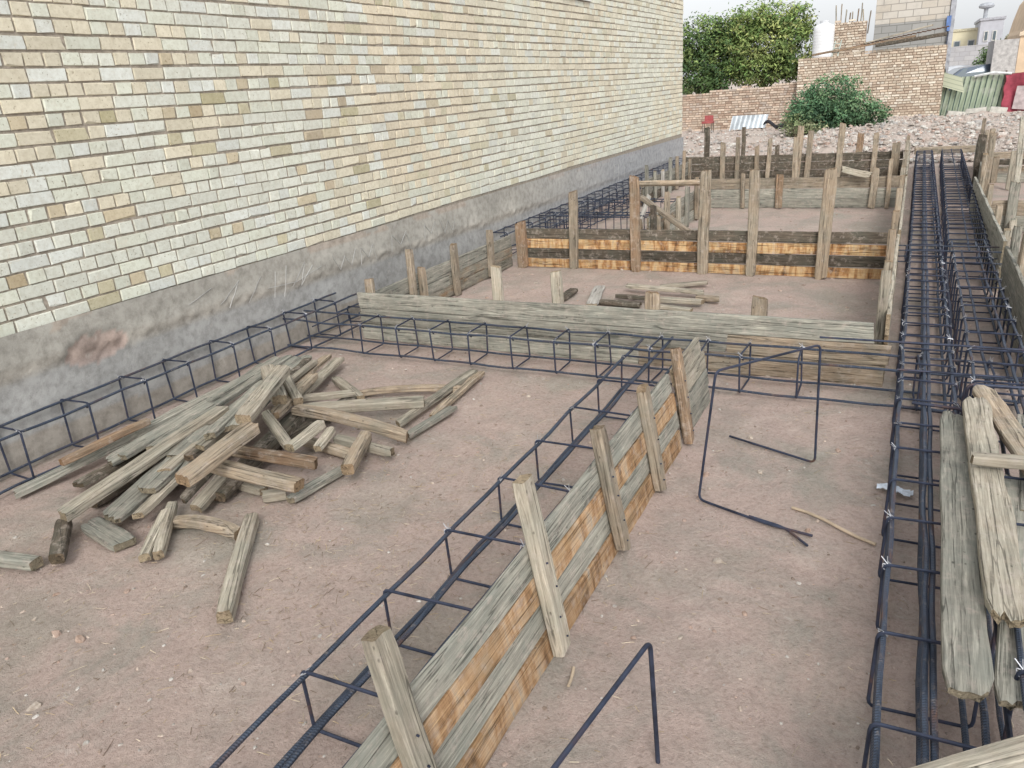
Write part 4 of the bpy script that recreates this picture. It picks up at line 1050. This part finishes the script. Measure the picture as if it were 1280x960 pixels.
tree('garden_tree', 'brighter yellowish green tree beside the white tank, right one of the pair', (-4.75, 29, 0),
     [(-.9,0,2.6,.8,.7,.95), (0,-.1,2.5,1.0,.7,1.0), (.75,0,2.45,.75,.7,.9), (-.5,0,3.3,.75,.6,.55), (.35,0,3.35,.8,.6,.5), (1.05,0,3.15,.45,.5,.55), (-.1,-.4,1.75,1.0,.5,.45), (.8,-.2,1.8,.55,.5,.45)], 22000, .075, lt, 1.8, group='trees over the garden wall')
bs = [(.10,.20,.10), (.13,.24,.12), (.07,.15,.08), (.16,.26,.13)]
tree('bush', 'round bluish green bush growing out of the rubble before the pale brick wall', (-1.98, 22.6, .05),
     [(0,0,.95,.62,.5,.55), (-.45,0,.65,.55,.5,.5), (.45,0,.6,.6,.5,.42), (0,-.1,.45,.8,.5,.4), (.9,0,.4,.42,.4,.3), (-.75,0,.45,.35,.4,.4)], 15000, .055, bs, .5, 'bush')
tree('bush', 'faded small plant at the foot of the round bush', (-2.75, 21.9, .1), [(0,0,.25,.35,.3,.22), (.5,0,.15,.35,.3,.16)], 1500, .05, [(.20,.25,.12), (.26,.28,.16)], .2, 'bush')
tree('street_tree', 'small pale green tree in the street beyond the sheet fence', (2.72, 38, 0), [(0,0,1.75,.45,.4,.4), (-.35,0,1.4,.35,.4,.35), (.3,0,2.0,.3,.3,.3)], 3500, .07, [(.17,.27,.11), (.22,.32,.14)], 1.4)

# ---- street beyond
mb = MB(); mb.box(1.0, 45, 0, 3.15, 45.2, 2.25)
tag(obj('block_wall', mb.mesh('block_wall', blockmat('street_block', (.40,.40,.42), (.46,.46,.47), (.33,.33,.34)))), 'grey block wall closing the street behind the parked cars', 'wall')
def house(label, x0, x1, y0, y1, h, col, wins=()):
    root = tag(empty('house', ((x0+x1)/2, y0, 0)), label, 'house'); hw = (x1-x0)/2
    mb = MB(); mb.box(-hw, 0, 0, hw, y1-y0, h); obj('wall', mb.mesh('wall', flat('render_%d' % int(y0*10+x0*10), col, .9, ns=1.5, amt=.1)), root)
    mb = MB(); mb.box(-hw-.08, -.08, h+.003, hw+.08, y1-y0+.08, h+.15); obj('roof', mb.mesh('roof', flat('parapet_%d' % int(y0*10+x0*10), tuple(c*.85 for c in col))), root)
    for (x, z, w_, hh) in wins:
        mb = MB(); mb.box(x-w_/2, -.06, z, x+w_/2, -.003, z+hh); wdw = obj('window', mb.mesh('window', flat('frame_%d%d' % (int(y0*10), int(x*100)), (.5,.5,.48))), root)
        mb = MB(); mb.box(x-w_/2+.05, -.07, z+.05, x+w_/2-.05, -.063, z+hh-.05); obj('pane', mb.mesh('pane', GLASS), wdw)
    return root
house('pale yellow flat roofed house far down the street', 1.3, 3.5, 62, 70, 3.35, (.62,.58,.42), [(-.4, 2.3, .4, .5), (.4, 2.3, .4, .5)])
house('slim grey house with a mushroom tank on its roof far down the street', 3.1, 4.35, 60, 66, 3.8, (.42,.43,.47), [(-.25, 2.6, .25, .6), (.2, 2.6, .25, .6)])
mb = MB(); mb.lathe([(.12,0),(.12,.55),(.40,.62),(.44,.72),(.36,.86),(.1,.92)], 18)
tag(obj('roof_tank', mb.mesh('roof_tank', flat('grey_tank', (.36,.38,.41), .6), 50), None, T(3.35, 61, 3.95)), 'mushroom shaped grey tank on the slim grey house', 'water tank')
# beige house at the right edge with arches
bg = tag(empty('house', (3.55, 33, 0)), 'sandy beige house with a curved gable at the right edge', 'house')
prof = [(-.62,0), (-.62,2.35), (-.50,2.5), (-.42,2.95), (-.28,3.5), (.05,3.95), (.5,4.2), (2.5,4.3), (2.5,0)]
V = [(x, 0, z) for x, z in prof]+[(x, 6, z) for x, z in prof]; N = len(prof)
F = [tuple(range(N)), tuple(range(2*N-1, N-1, -1))]+[(i, i+N, (i+1) % N+N, (i+1) % N) for i in range(N)]
obj('wall', mesh_of('wall', V, F, flat('sand_render', (.62,.48,.34), .9, ns=2, amt=.12)), bg)
mb = MB(); mb.box(-.66,-.08,2.28,.4,-.003,2.40); mb.box(-.3,-.07,2.55,.4,-.003,2.62); obj('cornice', mb.mesh('cornice', flat('sand_trim', (.66,.55,.42))), bg)
mb = MB(); mb.box(-1.35,.0,0,-.63,3,2.2); obj('side_wall', mb.mesh('side_wall', flat('greyish_wall', (.44,.43,.42), .9)), bg)
mb = MB(); mb.box(-.15,-.06,1.1,.5,-.003,1.55); gr = obj('window', mb.mesh('window', flat('grille_back', (.55,.55,.5))), bg)
mb = MB()
for k in range(6): mb.box(-.12+k*.1,-.08,1.12,-.08+k*.1,-.063,1.53)
obj('grille', mb.mesh('grille', flat('green_bar', (.10,.14,.12), .5)), gr)

def car(label, loc, rz, col):
    root = empty('parked_car', mw=T(*loc) @ Matrix.Rotation(rz, 4, 'Z')); tag(root, label, 'car', 'cars parked behind the sheet fence')
    prof = [(-2.1,.35),(-2.15,.7),(-2.05,.92),(-1.75,.98),(-1.15,1.38),(-.3,1.46),(.45,1.40),(1.05,1.0),(1.85,.88),(2.1,.7),(2.12,.38)]
    V = []; F = []; ws = [.80,.84,.83,.80,.60,.58,.58,.78,.78,.76,.78]
    for i, (x, z) in enumerate(prof): V += [(x, -ws[i], z), (x, ws[i], z)]
    N = len(prof)
    for i in range(N-1): F.append((2*i, 2*i+1, 2*i+3, 2*i+2))
    F.append(tuple(2*i for i in range(N))[::-1]); F.append(tuple(2*i+1 for i in range(N))); F.append((0, 2*N-2, 2*N-1, 1))
    n = NT('car_paint'); PT = n.done(col, .3, metal=.3); n.b.inputs['Coat Weight'].default_value = .6
    me = mesh_of('body', V, F, PT); bo = obj('body', me, root)
    def quad(a, b, c_, d_, nm):
        mb = MB(); me = mesh_of(nm, [a, b, c_, d_], [(0,1,2,3)], GLASS); obj(nm, me, root)
    quad((1.03,-.70,1.02),(1.03,.70,1.02),(.50,.55,1.385),(.50,-.55,1.385),'windscreen')
    quad((-1.72,-.72,1.01),(-1.72,.72,1.01),(-1.18,.56,1.375),(-1.18,-.56,1.375),'rear_window')
    for s in (-1, 1): quad((-1.5,s*.795,1.02),(.95,s*.792,1.02),(.42,s*.60,1.385),(-1.1,s*.61,1.37),'side_window')
    for x in (-1.35, 1.3):
        for s in (-1, 1):
            mb = MB(); mb.lathe([(.20,-.1),(.31,-.1),(.33,-.06),(.33,.06),(.31,.1),(.20,.1)], 18)
            wv = obj('wheel', mb.mesh('wheel', flat('tyre', (.03,.03,.03), .9), 40), root, T(x, s*.74, .33) @ Matrix.Rotation(R(90), 4, 'X'))
            mb = MB(); mb.lathe([(.05,-.104),(.19,-.104),(.19,.104),(.05,.104)], 12); obj('rim', mb.mesh('rim', flat('rim', (.5,.5,.52), .35, .6), 40), wv)
    for s in (-1, 1):
        mb = MB(); mb.box(2.05, s*.55-.14, .68, 2.135, s*.55+.14, .80); obj('headlight', mb.mesh('headlight', flat('lamp_glass', (.7,.7,.7), .2)), root)
car('dark blue saloon car parked behind the corrugated fence', (2.35, 34.0, 0), R(12), (.05,.07,.10))
car('silvery car parked farther back behind the corrugated fence', (1.5, 37.5, 0), R(20), (.40,.43,.47))

# ------------------------------------------------------------ camera, light
cam = bpy.data.cameras.new('camera'); co = bpy.data.objects.new('camera', cam); COL.objects.link(co)
cam.sensor_width = 36; cam.lens = 36*950/1280; cam.clip_start = .05; cam.clip_end = 3000
m = Matrix(CAM).to_4x4(); m.translation = (0, 0, 1.7); co.matrix_world = m
sc.camera = co

EL, AZ = R(38), R(150)           # azimuth measured from +Y clockwise
sun = bpy.data.lights.new('sun', 'SUN'); so = bpy.data.objects.new('sun', sun); COL.objects.link(so)
sun.energy = 1.75; sun.angle = R(16); sun.color = (1, .96, .90)
d = Vector((math.sin(AZ)*math.cos(EL), math.cos(AZ)*math.cos(EL), math.sin(EL)))
so.rotation_euler = d.to_track_quat('Z', 'Y').to_euler()
w = bpy.data.worlds.new('World'); sc.world = w; w.use_nodes = True
nt = w.node_tree; bgn = nt.nodes['Background']
sky = nt.nodes.new('ShaderNodeTexSky'); sky.sky_type = 'NISHITA'; sky.sun_disc = False; sky.sun_elevation = EL; sky.sun_rotation = AZ
sky.dust_density = 4; sky.air_density = 1.0; sky.ozone_density = 1.0
hsv = nt.nodes.new('ShaderNodeHueSaturation'); hsv.inputs['Saturation'].default_value = .20; hsv.inputs['Value'].default_value = 2.1
mx = nt.nodes.new('ShaderNodeMix'); mx.data_type = 'RGBA'; mx.inputs[0].default_value = .62; mx.inputs[7].default_value = (7.1, 7.3, 7.55, 1)
nt.links.new(sky.outputs[0], hsv.inputs['Color']); nt.links.new(hsv.outputs[0], mx.inputs[6]); nt.links.new(mx.outputs[2], bgn.inputs['Color'])
bgn.inputs['Strength'].default_value = .138
sc.view_settings.view_transform = 'Standard'; sc.view_settings.look = 'None'; sc.view_settings.exposure = 0
sc.cycles.use_denoising = True
sc.cycles.max_bounces = 6
